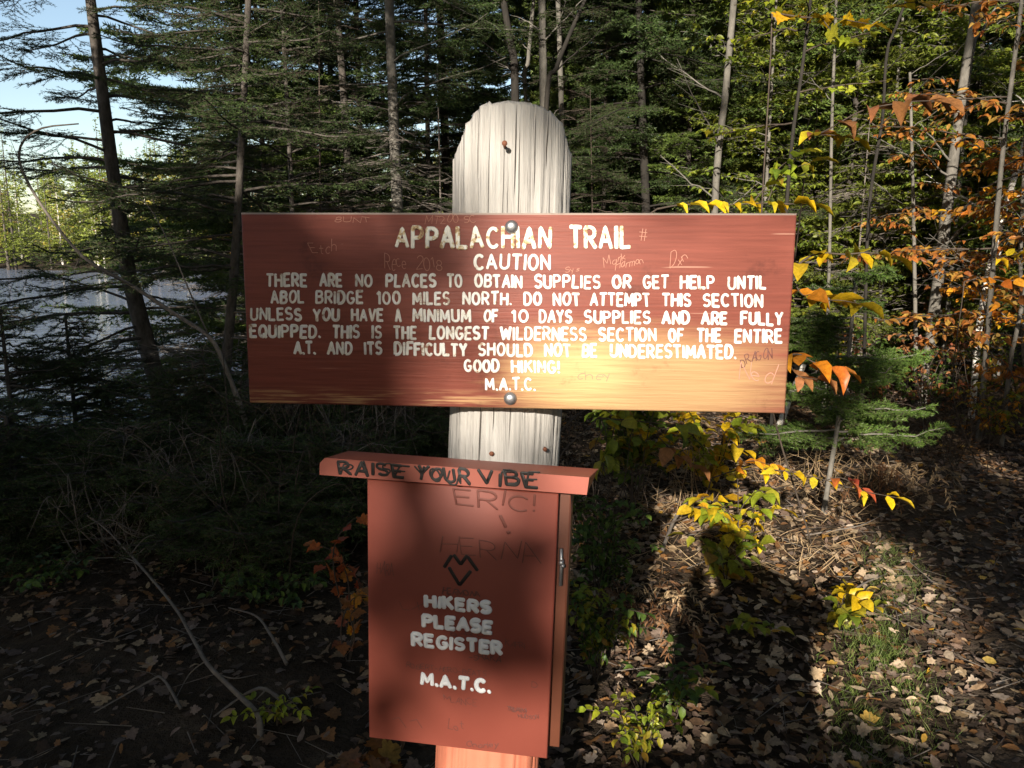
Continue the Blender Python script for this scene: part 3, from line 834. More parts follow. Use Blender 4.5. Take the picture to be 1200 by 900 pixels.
for t, a0, a1, lt, lb, rt, rb, r in (('-SHAKA', 600, 770, 585, 612, 592, 622, .001), ('R0BERT-HERO-BEATS', 260, 690, 630, 655, 680, 706, .0006), ('KAFRI', 795, 900, 510, 540, 525, 555, .0006), ('M', 465, 500, 800, 826, 806, 830, .0006),
        ('TEAM', 810, 905, 868, 890, 878, 900, .0007), ('D', 938, 968, 733, 765, 738, 768, .0006), ('HARA', 100, 190, 90, 150, 100, 160, .0006), ('LX', 240, 330, 300, 340, 305, 345, .0006), ('LANCE', 500, 640, 815, 850, 830, 865, .0005), ('8-RO', 500, 680, 462, 480, 470, 492, .0008)):
    p0 = D_(a0, lt); p1 = D_(a1, rt); sc_items.append((t, p0[0], p1[0], p0[1], D_(0, lb)[1], p1[1], D_(0, rb)[1], r))
E_ = lambda a, b: (420 + a / 4.615, 800 + b / 4.615)
for t, a0, a1, lt, lb, rt, rb, r in (('TEAM', 800, 905, 130, 150, 140, 160, .0007), ('HUDSON', 868, 975, 170, 188, 178, 198, .0007), ('Charley', 585, 755, 318, 345, 315, 350, .0008), ('17', 215, 345, 190, 245, 190, 245, .0006), ('Lot', 485, 570, 200, 250, 205, 255, .0006)):
    t = t.replace('7', '1').replace('C', 'C').replace('l', 'i')
    p0 = E_(a0, lt); p1 = E_(a1, rt); sc_items.append((t, p0[0], p1[0], p0[1], E_(0, lb)[1], p1[1], E_(0, rb)[1], r))
scrawl(box_f, door, sc_items, M['fade'], 'marker_writing', .08)
# hook latch on the side of the box
mb = MB()
tube(mb, [(XW / 2 + .008, .016, .155), (XW / 2 + .010, .014, .12), (XW / 2 + .010, .012, .085)], .0032, 8)
tube(mb, [(XW / 2 + .004, .03, .125), (XW / 2 + .012, .012, .125), (XW / 2 + .014, .006, .125)], .0034, 8)
tube(mb, [(XW / 2 + .006, .012, .13), (XW / 2 + .014, .012, .13)], .006, 10)
mb.build('hook_latch', M['steel'], box, True)

# ------------------------------------------------------------------ branches, crowns, trees
def branchy(rng, centre, H, z0, Rmax, nb, sp=.1, elev=.15, droop=.18, tipup=.1, sub=True, shape=.8, twig_len=.4, ang=.9, bare=.15, rmin=.25, br=.012, az=None, seg=9):
    """limbs of a tree: list of limb curves plus twig segments (start, end)"""
    limbs, T0, T1 = [], [], []
    for b in range(nb):
        z = z0 + (H - z0) * ((b + rng.random()) / nb) ** 1.0
        L = Rmax * max(.06, (1 - (z - z0) / (H - z0))) ** shape * rng.uniform(.6, 1.12)
        L = max(L, rmin)
        a = rng.uniform(0, 6.283) if az is None else rng.uniform(*az)
        h = np.array([math.cos(a), math.sin(a), 0]); side = np.array([-h[1], h[0], 0])
        e = elev + rng.normal() * .12
        t = np.linspace(0, 1, seg)
        bend = rng.normal() * .12
        p = centre(z)[None] + h[None] * (L * t)[:, None] * math.cos(e) + side[None] * (bend * L * t * t)[:, None]
        p[:, 2] += L * (math.sin(e) * t - droop * t ** 1.6 + tipup * t ** 4)
        p += rng.normal(size=p.shape) * .008 * (t[:, None] > 0)
        limbs.append((p, br * (.4 + .6 * L / Rmax) * (1 - .8 * t) + .0015))
        s = np.arange(max(.06, bare * L), L, sp)
        if len(s) == 0: continue
        s = s + rng.uniform(-.3, .3, len(s)) * sp
        k = np.clip(s / L, 0, .999) * (seg - 1); i0 = k.astype(int); fr = (k - i0)[:, None]
        o = p[i0] * (1 - fr) + p[np.minimum(i0 + 1, seg - 1)] * fr
        tang = nrm(p[np.minimum(i0 + 1, seg - 1)] - p[i0])
        for sg in (-1, 1):
            n = len(s)
            l = np.minimum(twig_len, .5 * (L - s) + .06) * rng.uniform(.5, 1.15, n)
            an = ang + rng.normal(size=n) * .15
            sd = np.cross(tang, [0, 0, 1.0]) * sg
            d = nrm(tang * np.cos(an)[:, None] + nrm(sd) * np.sin(an)[:, None] + np.stack([0 * s, 0 * s, rng.normal(size=n) * .18 - .16], -1))
            e_ = o + d * l[:, None]
            T0.append(o); T1.append(e_)
            if sub:
                for q in (.3, .5, .7, .88):
                    for s2 in (-1, 1):
                        oo = o + d * (l * q)[:, None]; l2 = l * (1 - q) * .6 + .025
                        d2 = nrm(d * .65 + np.cross(d, [0, 0, 1.0]) * s2 * .75 + rng.normal(size=(n, 3)) * .12)
                        kk = l > .09
                        T0.append(oo[kk]); T1.append((oo + d2 * l2[:, None])[kk])
        # limb tip
        T0.append(p[seg // 2:-1]); T1.append(p[seg // 2 + 1:])
    return limbs, (np.concatenate(T0) if T0 else np.zeros((0, 3))), (np.concatenate(T1) if T1 else np.zeros((0, 3)))

def straight(lean=(0, 0)):
    return lambda z: np.array([lean[0] * z, lean[1] * z, z])

def poly_centre(pts):
    pts = np.asarray(pts, float)
    return lambda z: np.array([np.interp(z, pts[:, 2], pts[:, 0]), np.interp(z, pts[:, 2], pts[:, 1]), z])

def trunk_mesh(mb, centre, H, r0, r1=.01, n=10, seg=16, flare=1.25, seed=0):
    z = np.linspace(-.15, H, seg); p = np.stack([centre(max(0, q)) + np.array([0, 0, min(q, 0)]) for q in z])
    r = r0 + (r1 - r0) * np.clip(z / H, 0, 1) ** .85
    r[:2] *= flare
    tube(mb, p, r, n, wob=.05, seed=seed)

def conifer_parts(seed, H, z0, Rmax, nb, r0, nl=.03, nw=.006, ns=.009, dead_below=None, lean=(0, 0), centre=None, ndead=8, thin=1.0, **kw):
    g = np.random.default_rng(seed)
    c = centre or straight(lean)
    wood, crown = MB(), MB()
    trunk_mesh(wood, c, H, r0, seed=seed)
    limbs, T0, T1 = branchy(g, c, H, z0, Rmax, nb, **kw)
    for p, r in limbs: tube(wood, p, r, 4, cap=False)
    kp = g.random(len(T0)) < thin
    T0, T1 = T0[kp], T1[kp]
    prisms(crown, T0, T1, .0022, .001, 1)
    needles(crown, T0, T1, ns, nl, nw, g)
    if dead_below:
        kw2 = dict(kw); kw2.update(sub=True, bare=.2, sp=.17)
        l2, D0, D1 = branchy(g, c, z0 + .3, dead_below, Rmax * .75, ndead, **{**kw2, 'shape': .05})
        for p, r in l2: tube(wood, p, r * .7, 4, 1, cap=False)
        prisms(wood, D0, D1, .0028, .001, 1)
    return wood, crown

class Proto:
    """a tree kind whose copies share their meshes"""
    def __init__(s, parts):       # [(part name, MB, mats, smooth)]
        s.parts = [(n, mb.mesh(n, m, sm)) for n, mb, m, sm in parts]
    def put(s, name, label, cat, loc, rz=0, group=None, scale=1.0, tilt=(0, 0), mats=None):
        o = thing(name, label, cat, loc, rz, group, scale)
        o.rotation_euler = (tilt[0], tilt[1], rz)
        for n, me in s.parts:
            p = bpy.data.objects.new(n, me); COL.objects.link(p); p.parent = o
        return o

def conifer_proto(seed, mat='needle', bark='bark', **kw):
    w, c = conifer_parts(seed, **kw)
    return Proto([('trunk', w, [M[bark], M['deadwood']], True), ('crown', c, [M[mat], M['twig']], False)])

def leafy_parts(seed, H, z0, Rmax, nb, r0, leaf=.07, lsp=.06, tpl=OVATE, wid=1.0, centre=None, lean=(0, 0), leaf_frac=1.0, **kw):
    g = np.random.default_rng(seed); c = centre or straight(lean)
    wood, crown = MB(), MB()
    trunk_mesh(wood, c, H, r0, .006, seed=seed)
    limbs, T0, T1 = branchy(g, c, H, z0, Rmax, nb, **kw)
    for p, r in limbs: tube(wood, p, r, 4, cap=False)
    prisms(wood, T0, T1, .002, .001)
    L = np.linalg.norm(T1 - T0, axis=1); n = np.maximum(1, (L / lsp).astype(int)); i = np.repeat(np.arange(len(L)), n)
    kp = g.random(len(i)) < leaf_frac; i = i[kp]
    t = g.random(len(i))[:, None]; p = T0[i] * (1 - t) + T1[i] * t
    ax = nrm(T1 - T0)[i]
    a = nrm(ax * .5 + np.cross(ax, [0, 0, 1.0]) * g.choice([-1, 1], len(i))[:, None] * .8 + g.normal(size=(len(i), 3)) * .25 + np.array([0, 0, -.25]))
    nn = np.array([0, 0, 1.0]) + g.normal(size=(len(i), 3)) * .45
    leaves(crown, p, a, nn, leaf * g.uniform(.55, 1.2, len(i)), tpl, wid * g.uniform(.8, 1.15, len(i)), g.uniform(.3, 2.2, len(i)))
    return wood, crown

# hero spruce at the left, on the bank
def hero_trunk(px_pts, Y, dY=0):
    pts = [at(x, y, Y + dY * k) for k, (x, y) in enumerate(px_pts)]
    return np.array(pts)

def hero_conifer(name, label, px, Y, top, r0, seed, group=None, mat='needle', bark='bark', **kw):
    P = hero_trunk(px, Y)
    b = P[0].copy(); b[2] = gz(b[0], b[1])
    dirn = (P[-1] - P[-2]); dirn = dirn / dirn[2]
    P = np.vstack([b + (P[0] - b) * 0, P[1:] if P[0][2] - b[2] < .1 else P, P[-1] + dirn * max(.5, top - P[-1][2])])
    P = P - b
    P = P[np.argsort(P[:, 2])]
    w, c = conifer_parts(seed, H=float(P[-1][2]), r0=r0, centre=poly_centre(P), **kw)
    o = thing(name, label, 'tree', b, 0, group)
    w.build('trunk', [M[bark], M['deadwood']], o, True); c.build('crown', [M[mat], M['twig']], o)
    return o

FINE = dict(nl=.024, nw=.0045, ns=.0065, sp=.085)
hero_conifer('spruce_tree', 'leaning spruce on the pond bank, its dark trunk crossing the water', [(197, 495), (178, 425), (152, 330), (133, 210), (119, 100), (106, 0)], 7.0, 6.6, .09, 21,
             z0=.9, Rmax=1.8, nb=84, dead_below=.4, ndead=14, elev=.12, droop=.30, tipup=.16, bare=.3, shape=.5, twig_len=.40, br=.014, thin=.85, **FINE)
hero_conifer('spruce_tree', 'bushy dark spruce between the leaning bank spruce and the board', [(262, 470), (276, 300), (284, 150), (290, 20)], 6.4, 5.6, .045, 22,
             z0=1.35, Rmax=1.5, nb=96, dead_below=.2, ndead=6, elev=.1, droop=.24, tipup=.15, bare=.15, shape=.6, twig_len=.34, thin=.8, **FINE)
hero_conifer('spruce_tree', 'spruce with sparse twiggy limbs above the left end of the board', [(352, 480), (345, 300), (338, 150), (330, 0)], 8.4, 7, .034, 23,
             z0=1.2, Rmax=1.9, nb=78, dead_below=.4, ndead=26, elev=.22, droop=.25, tipup=.1, bare=.3, shape=.6, thin=.75, **FINE)
hero_conifer('spruce_tree', 'rough barked conifer trunk left of the post top, lit in patches', [(470, 490), (466, 240), (460, 120), (456, 0)], 8.2, 10, .075, 24, bark='barkgrey',
             z0=2.6, Rmax=1.6, nb=50, dead_below=1.0, ndead=22, elev=.1, droop=.22, tipup=.1, bare=.3, shape=.6, thin=.7, **FINE)
hero_conifer('spruce_tree', 'dark double trunk conifer left behind the board, nearer stem', [(412, 480), (408, 200), (402, 90), (394, 0)], 9.3, 10, .06, 25, bark='bark',
             z0=2.2, Rmax=1.7, nb=46, dead_below=.8, ndead=16, elev=.1, droop=.25, tipup=.1, bare=.25, shape=.6, thin=.7, **FINE)
hero_conifer('spruce_tree', 'thin dark stem just right of the double trunk conifer', [(425, 480), (423, 200), (420, 90), (417, 0)], 10.2, 10, .05, 26, bark='barkdark',
             z0=2.8, Rmax=1.4, nb=36, dead_below=1.0, ndead=12, elev=.1, droop=.25, tipup=.1, bare=.25, shape=.6, thin=.7, **FINE)
hero_conifer('hemlock_tree', 'dense dark hemlock right of the post top', [(760, 500), (758, 260), (752, 120), (748, 0)], 8.8, 9, .06, 27, bark='barkdark',
             z0=.8, Rmax=2.0, nb=80, dead_below=.3, ndead=10, elev=.12, droop=.28, tipup=.02, bare=.12, shape=.5, **FINE)
# bank spruces low on the left
for lab, px, py, Y, top, sd in (('small dark spruce at the left edge, above the water', 22, 560, 5.6, 1.15, 31), ('young spruce on the bank, second from the left edge', 95, 560, 6.2, 1.05, 32),
                                ('low spruce spreading beneath the leaning bank spruce', 235, 560, 5.8, .75, 33), ('low spruce boughs under the left end of the board', 345, 560, 5.2, .72, 34), ('low spruce boughs behind the left end of the lid', 405, 590, 4.3, .55, 35), ('knee high spruce left of the long pale branch, at the photo edge', 25, 650, 4.6, .6, 36),
        ('knee high spruce just behind the long pale branch', 160, 640, 4.7, .5, 37), ('knee high spruce halfway between pale branch and box', 290, 660, 4.2, .55, 38), ('low dark spruce in the gap between post and board, left', 470, 600, 5.0, .8, 39)):
    p = on_ground(px, py); p = at(px, py, Y); p[2] = gz(p[0], p[1])
    w, c = conifer_parts(sd, H=top - p[2], z0=.12, Rmax=1.05, nb=74, r0=.026, elev=.15, droop=.2, tipup=.2, shape=.6, twig_len=.32, thin=1, **FINE)
    o = thing('spruce_sapling', lab, 'tree', p); w.build('trunk', M['bark'], o, True); c.build('crown', [M['needle'], M['twig']], o)

# the bright fir sapling right of the board
p = at(968, 560, 4.6); p[2] = gz(p[0], p[1])
pts = np.array([[0, 0, 0], [.02, 0, .25], [.05, 0, .6], [.09, .02, 1.0], [.10, .02, 1.45]])
w, c = conifer_parts(41, H=1.45, z0=.42, Rmax=.55, nb=32, r0=.016, centre=poly_centre(pts), elev=.05, droop=.05, tipup=.1, shape=.35, twig_len=.2, nl=.022, nw=.005, ns=.003, sp=.042, bare=.08, br=.006)
o = thing('fir_sapling', 'bright green fir sapling with a pale thin stem right of the board', 'tree', p); w.build('trunk', M['barkgrey'], o, True); c.build('crown', [M['needle_fir'], M['twig']], o)

# bare and broadleaf stems
def stem_tree(label, px, Y, r0, r1, bark, seed, name='bare_tree', twigs=8, top=None, leaf=None, Rl=.9, nbl=16, z0l=2.2, leafkw=None, group=None, low=None):
    P = hero_trunk(px, Y); b = P[0].copy(); b[2] = gz(b[0], b[1]) - .03
    d = P[-1] - P[-2]; d = d / max(.2, d[2])
    P = np.vstack([P, P[-1] + d * (top or 2.5)])
    Q = np.vstack([[b], P]) - b if P[0][2] - b[2] > .12 else np.vstack([[b], P[1:]]) - b
    C = curve(Q, 30); g = np.random.default_rng(seed)
    o = thing(name, label, 'tree', b, 0, group)
    mb = MB(); tube(mb, C, np.linspace(r0, r1, len(C)), 10, wob=.05, seed=seed)
    H = C[-1][2]; cen = poly_centre(C)
    l2, D0, D1 = branchy(g, cen, H, low or .8, Rl, twigs, sub=False, sp=.13, elev=.6, droop=.05, tipup=.05, shape=.2, ang=.7, bare=.3, br=r0 * .25)
    for p_, r_ in l2: tube(mb, p_, r_, 4, cap=False)
    prisms(mb, D0, D1, .0025, .001)
    mb.build('trunk', M[bark], o, True)
    if leaf:
        kw = dict(leaf=.06, lsp=.06); kw.update(leafkw or {})
        lf, ls = kw.pop('leaf'), kw.pop('lsp'); tpl = kw.pop('tpl', OVATE); fr = kw.pop('frac', 1.0)
        l3, T0, T1 = branchy(g, cen, H, z0l, Rl, nbl, **{**dict(sub=False, sp=.11, elev=.25, droop=.12, tipup=0, shape=.3, ang=.8, br=.007), **kw})
        cm = MB(); n = np.maximum(1, (np.linalg.norm(T1 - T0, axis=1) / ls).astype(int)); i = np.repeat(np.arange(len(T0)), n); i = i[g.random(len(i)) < fr]
        for p_, r_ in l3: tube(cm, p_, r_, 4, cap=False, mat=1)
        prisms(cm, T0, T1, .0018, .001, 1)
        t = g.random(len(i))[:, None]; pp = T0[i] * (1 - t) + T1[i] * t; ax = nrm(T1 - T0)[i]
        a = nrm(ax * .5 + np.cross(ax, [0, 0, 1.0]) * g.choice([-1, 1], len(i))[:, None] * .8 + g.normal(size=(len(i), 3)) * .25 + [0, 0, -.3])
        leaves(cm, pp, a, np.array([0, 0, 1.0]) + g.normal(size=(len(i), 3)) * .4, lf * g.uniform(.55, 1.2, len(i)), tpl, g.uniform(.8, 1.15, len(i)), g.uniform(.3, 2.4, len(i)))
        cm.build('crown', [M[leaf], M['twig']], o)
    return o

stem_tree('slim dark stem rising just left of the post top', [(602, 480), (604, 120), (598, 50), (590, 0)], 9.0, .05, .03, 'barkdark', 51)
stem_tree('pale grey stem rising behind the post top', [(640, 480), (637, 130), (636, 60), (635, 0)], 8.6, .045, .035, 'barkgrey', 52, low=2)
stem_tree('thin crooked stem crossing the pale one behind the post', [(628, 480), (640, 130), (652, 80), (672, 30), (690, -10)], 8.3, .028, .015, 'barkdark', 53)
stem_tree('very thin pale stem left of the pale grey stem', [(650, 480), (617, 125), (619, 70), (624, 15)], 9.6, .025, .02, 'barkgrey', 54)
stem_tree('slim pale stem right behind the rounded post top', [(662, 480), (658, 150), (656, 60), (654, 0)], 8.9, .03, .024, 'barkgrey', 55, low=2)
stem_tree('slender grey tree above the right half of the board', [(835, 480), (838, 235), (850, 110), (860, 0)], 8.0, .036, .028, 'barkgrey', 56, twigs=12, low=1.6)
stem_tree('tall grey barked tree leaning right, right of the fir sapling', [(1082, 470), (1092, 385), (1112, 230), (1128, 110), (1146, 0)], 7.6, .058, .04, 'barkgrey', 57, twigs=16, low=1.4)
stem_tree('big white birch leaning right behind the grey tree', [(1030, 430), (1042, 350), (1062, 265), (1090, 150), (1120, 80), (1146, 10)], 11.0, .12, .09, 'birch', 58, 'birch_tree', twigs=10, low=2.5)
stem_tree('thin pale birch leaning right at the right edge', [(1140, 470), (1150, 365), (1172, 265), (1200, 172), (1215, 120)], 7.4, .032, .02, 'birch', 59, 'birch_tree', twigs=10, low=1.2)
stem_tree('short pale stem at the right edge above the trail', [(1184, 425), (1190, 395), (1203, 330), (1220, 250)], 6.2, .018, .012, 'barkgrey', 60, twigs=6)
stem_tree('slim sapling with bare forked top right of the board', [(1012, 440), (1018, 250), (1034, 140), (1040, 60), (1062, 0)], 6.8, .016, .009, 'barkdark', 61, twigs=9, low=1.5)
stem_tree('thin mottled stem behind yellow leaves above the board end', [(968, 430), (972, 300), (975, 140), (980, 0)], 7.8, .018, .012, 'barkgrey', 62, twigs=9, low=1.4)
stem_tree('rusty leaved beech beside the trail at right', [(1150, 480), (1162, 330), (1175, 180), (1190, 60)], 6.4, .025, .014, 'barkgrey', 63, 'beech_tree', leaf='l_rust', Rl=1.2, nbl=30, z0l=.7, leafkw=dict(leaf=.075, lsp=.05, elev=.12), top=.8)
stem_tree('orange leaved young beech right of the white birch', [(1075, 470), (1072, 330), (1070, 230), (1068, 150)], 7.8, .02, .012, 'barkgrey', 64, 'beech_tree', leaf='l_rust', Rl=1.0, nbl=18, z0l=.5, leafkw=dict(leaf=.075, lsp=.06, elev=.1), top=.5)
stem_tree('olive leaved sapling near the right edge, above the trail bend', [(1205, 520), (1200, 420), (1196, 300), (1200, 200)], 7.0, .02, .012, 'barkgrey', 65, 'beech_tree', leaf='l_orange', Rl=1.0, nbl=26, z0l=.5, leafkw=dict(leaf=.08, lsp=.06), top=.5)
stem_tree('lime leaved sapling reaching in at the top right', [(905, 480), (925, 200), (940, 80), (950, 0)], 6.6, .018, .01, 'barkdark', 66, 'maple_sapling', leaf='l_limeyellow', Rl=.9, nbl=10, z0l=2.6, leafkw=dict(leaf=.07, lsp=.12, tpl=MAPLE), top=.9)

# dead sapling arching over the bank and dead limbs
def dead_limb(name, label, cat, px, r0, r1, seed, twigs=(), mat='deadwood'):
    P = np.array([at(x, y, Y) for x, y, Y in px]); g = np.random.default_rng(seed)
    b = P[0].copy(); C = curve(P - b, 40)
    mb = MB(); tube(mb, C, np.linspace(r0, r1, len(C)), 7, wob=.08, seed=seed)
    for tw in twigs:
        Q = np.array([at(x, y, Y) for x, y, Y in tw]) - b
        tube(mb, curve(Q, 10), np.linspace(r1 * 1.2, .001, len(curve(Q, 10))), 4)
    for _ in range(14):
        k = g.integers(6, len(C) - 1); d = nrm(g.normal(size=3) + nrm(C[k] - C[k - 1]) * .8); l = g.uniform(.06, .25)
        q = np.array([C[k], C[k] + d * l * .5 + g.normal(size=3) * .015, C[k] + d * l]); tube(mb, q, [.0025, .0018, .001], 4)
    o = mb.build(name, M[mat], None, True); o.location = tuple(b)
    return tag(o, label, cat)
dead_limb('dead_sapling', 'grey dead sapling arching left from the ground to the leaning spruce', 'dead tree',
          [(318, 600, 4.9), (290, 500, 4.9), (262, 425, 5.0), (245, 395, 5.0), (205, 368, 5.1), (150, 332, 5.2), (96, 300, 5.3), (45, 235, 5.4), (23, 190, 5.4), (28, 165, 5.4), (50, 150, 5.4), (92, 145, 5.4)], .018, .005, 1,
          [[(160, 336, 5.2), (110, 318, 5.0), (60, 330, 4.9)], [(245, 395, 5), (180, 250, 5.1), (140, 230, 5.1)], [(285, 490, 4.9), (310, 540, 4.7), (328, 588, 4.7)]])
def ground_limb(name, label, px, lift, r0, r1, seed, twigs=(), mat='deadwood'):
    out = []
    for (x, y), h in zip(px, lift):
        q = on_ground(x, y); d = q - np.array([0, 0, EYE]); out.append(q - d * (h / d[2]) * -1 if False else np.array([0, 0, EYE]) + d * (1 - h / (EYE - q[2])))
    tw = []
    for t in twigs:
        tw.append([])
        for (x, y), h in t:
            q = on_ground(x, y); d = q - np.array([0, 0, EYE]); tw[-1].append(np.array([0, 0, EYE]) + d * (1 - h / (EYE - q[2])))
    P = np.array(out); b = P[0].copy(); C = curve(P - b, 36); g = np.random.default_rng(seed)
    mb = MB(); tube(mb, C, np.linspace(r0, r1, len(C)), 8, wob=.09, seed=seed)
    for t in tw:
        Q = curve(np.array(t) - b, 10); tube(mb, Q, np.linspace(r1 * 1.3, .0012, len(Q)), 5)
    o = mb.build(name, M[mat], None, True); o.location = tuple(b)
    return tag(o, label, 'branch')
ground_limb('fallen_branch', 'long pale dead branch lying across the dark leaves at lower left',
            [(305, 868), (303, 840), (285, 820), (262, 798), (243, 778), (226, 748), (205, 712), (172, 672), (148, 645), (118, 615), (90, 600)], [0, .05, .07, .1, .13, .17, .22, .28, .32, .36, .38], .0105, .0025, 2,
            [[((172, 672), .28), ((150, 655), .3), ((108, 654), .3)], [((153, 650), .31), ((168, 632), .36), ((182, 626), .38)], [((255, 790), .11), ((275, 795), .1), ((302, 790), .08)], [((240, 775), .13), ((222, 790), .05), ((205, 820), .02)], [((110, 608), .36), ((80, 602), .38), ((45, 607), .36)], [((104, 606), .37), ((96, 596), .42), ((88, 592), .44)]])
ground_limb('fallen_branch', 'thin grey stick lying by the foot of the long pale branch', [(340, 830), (312, 808), (290, 812), (250, 840)], [.02, .05, .04, .01], .008, .003, 3, [[((312, 808), .05), ((300, 820), .02)]])
ground_limb('fallen_branch', 'forked dead twig low in the dark left of the box', [(336, 778), (318, 745), (300, 722), (268, 712)], [.03, .08, .1, .08], .007, .003, 4)
ground_limb('fallen_branch', 'slim twig lying at the bottom left among dark leaves', [(212, 830), (190, 795), (172, 800), (110, 835)], [.02, .05, .05, .02], .006, .0025, 5)
ground_limb('birch_log', 'white birch stub leaning in the brush by the board corner', [(906, 515), (915, 495), (926, 465), (942, 428)], [0, .12, .28, .5], .032, .022, 6, (), 'birch')
ground_limb('fallen_branch', 'pale broken stick standing in the sunlit shrub right of the box', [(776, 645), (790, 610), (806, 585)], [.02, .12, .2], .011, .008, 7)
ground_limb('fallen_branch', 'thin curved twig on the sunlit litter beside the shadow', [(985, 705), (1010, 685), (1040, 672)], [.01, .04, .03], .006, .003, 8)
ground_limb('fallen_branch', 'bare thin branch lying at the edge of the trail shade', [(940, 628), (975, 622), (1010, 615), (1040, 600)], [.01, .03, .05, .06], .006, .002, 9)

# ------------------------------------------------------------------ shrubs and leafy sprigs
def sprig(stem, fol, P, g, leaf, lsp=.05, tpl=OVATE, start=.2, r=.004, wid=1.0, droop=.3, mat=0, up=.0):
    C = curve(P, 20); tube(stem, C, np.linspace(r, r * .35, len(C)), 5, cap=False)
    L = np.cumsum(np.r_[0, np.linalg.norm(np.diff(C, axis=0), axis=1)])
    s = np.arange(start * L[-1], L[-1], lsp)
    for i, q in enumerate(s):
        k = min(len(C) - 2, np.searchsorted(L, q)); o = C[k]; t = nrm(C[k + 1] - C[k - 1] if k else C[1] - C[0])
        for sg in ((-1, 1) if g.random() < .7 else (g.choice([-1, 1]),)):
            a = nrm(t * .5 + np.cross(t, [0, 0, 1.0]) * sg * .9 + np.array([0, 0, up - droop * g.random()]) + g.normal(size=3) * .25)
            leaves(fol, [o], [a], [np.array([0, 0, 1.0]) + g.normal(size=3) * .4], leaf * g.uniform(.6, 1.15), tpl, wid * g.uniform(.85, 1.1), g.uniform(.4, 3.4), mat)
    t = nrm(C[-1] - C[-3]); leaves(fol, [C[-1]], [t + np.array([0, 0, -.2])], [np.array([0, 0, 1.0]) + g.normal(size=3) * .3], leaf, tpl, wid, 1.5, mat)

def shrub(name, label, base, seed, n, h, spread, leaf, mats, lsp=.05, tpl=OVATE, r=.004, start=.25, cat='shrub', droop=.3, sub=2, bias=(0, 0), wid=1.0):
    g = np.random.default_rng(seed); o = thing(name, label, cat, base)
    st, fo = MB(), MB()
    for k in range(n):
        a = g.uniform(0, 6.283); hh = h * g.uniform(.55, 1.1); s = spread * g.uniform(.2, 1.0)
        e = np.array([math.cos(a) * s + bias[0], math.sin(a) * s * .8 + bias[1], hh]); m = e * np.array([.35, .35, .6]) + g.normal(size=3) * .03
        P = np.array([[0, 0, -.02], m, e, e + np.array([math.cos(a) * .1, math.sin(a) * .1, .02])])
        sprig(st, fo, P, g, leaf, lsp, tpl, start, r, wid, droop, g.integers(0, len(mats)))
        for q in range(sub):
            f = g.uniform(.4, .9); b = P[0] * (1 - f) + P[2] * f; d = np.array([g.normal(), g.normal(), g.uniform(-.1, .6)]); d = nrm(d) * s * .5
            sprig(st, fo, np.array([b, b + d * .5 + [0, 0, .02], b + d]), g, leaf * .9, lsp, tpl, .25, r * .5, wid, droop, g.integers(0, len(mats)))
    st.build('stem', M['twig'], o); fo.build('foliage', [M[m] for m in mats], o)
    return o

def ground_at(px, py): return on_ground(px, py)
# viburnum-like shrub in and below the board's shadow
shrub('leafy_shrub', 'broad leaved yellow green shrub below the board, in its shadow', ground_at(742, 605), 71, 11, .95, .42, .095, ['l_yg', 'l_green', 'l_yg'], .075, wid=1.5, sub=3)
shrub('leafy_shrub', 'yellow green shrub right below the board, half sunlit', ground_at(832, 596), 72, 9, .72, .42, .09, ['l_yg', 'l_yellow', 'l_limeyellow'], .075, wid=1.4, sub=3)
shrub('leafy_shrub', 'low sunny shrub with yellow leaves beside the shadow head', ground_at(868, 650), 73, 6, .38, .3, .085, ['l_yellow', 'l_limeyellow'], .08, wid=1.3, sub=2)
shrub('leafy_shrub', 'small leaved green bush hugging the right side of the box', ground_at(698, 800), 74, 11, .36, .14, .034, ['l_green', 'l_yg'], .024, wid=1.3, sub=4, r=.003)
shrub('leafy_shrub', 'dark small leaved bush behind the box at right', ground_at(705, 715), 75, 12, .5, .2, .036, ['l_green'], .028, wid=1.3, sub=4, r=.003)
shrub('seedling', 'yellow green seedling at the bottom right of the post', ground_at(752, 905), 76, 7, .22, .11, .034, ['l_limeyellow', 'l_yg'], .032, wid=1.2, sub=2, r=.0025, cat='plant')
shrub('seedling', 'dark leafy seedling beside the yellow green one', ground_at(785, 850), 77, 5, .2, .12, .045, ['l_green', 'l_yg'], .04, wid=1.2, sub=2, r=.0025, cat='plant')
shrub('seedling', 'broad leaved seedling standing in the shadow of the head', ground_at(850, 690), 78, 5, .2, .18, .085, ['l_yg'], .07, wid=1.5, sub=1, r=.003, cat='plant')
shrub('seedling', 'two leaved seedling in the middle of the body shadow', ground_at(858, 750), 79, 2, .12, .08, .07, ['l_yg'], .07, wid=1.2, sub=0, r=.002, cat='plant')
shrub('seedling', 'small leafy seedling at the edge of the grass strip', ground_at(985, 735), 80, 4, .16, .12, .07, ['l_yg', 'l_yellow'], .06, wid=1.3, sub=1, r=.002, cat='plant')
# maple seedlings left of the box
shrub('maple_seedling', 'maple seedling with red leaves left of the box top', ground_at(408, 740), 81, 3, .5, .06, .055, ['l_red', 'l_rust'], .08, MAPLE, sub=0, cat='plant')
shrub('maple_seedling', 'pale orange maple seedling low left of the box', ground_at(408, 775), 82, 3, .25, .07, .06, ['l_orange', 'l_brown'], .07, MAPLE, sub=0, cat='plant')
shrub('maple_seedling', 'orange maple seedling just below the box, left of the post', ground_at(462, 960), 83, 3, .2, .06, .07, ['l_rust', 'l_brown'], .06, MAPLE, sub=0, cat='plant')
shrub('fir_seedling', 'low lime green fir sprays in the dark left of the box', ground_at(278, 700), 84, 8, .22, .22, .03, ['needle_mid'], .008, BLADE, sub=3, cat='plant', wid=.25)
shrub('fir_seedling', 'green fir sprays catching light under the leaning spruce', ground_at(165, 585), 85, 9, .35, .4, .03, ['needle_mid'], .008, BLADE, sub=4, cat='plant', wid=.25)
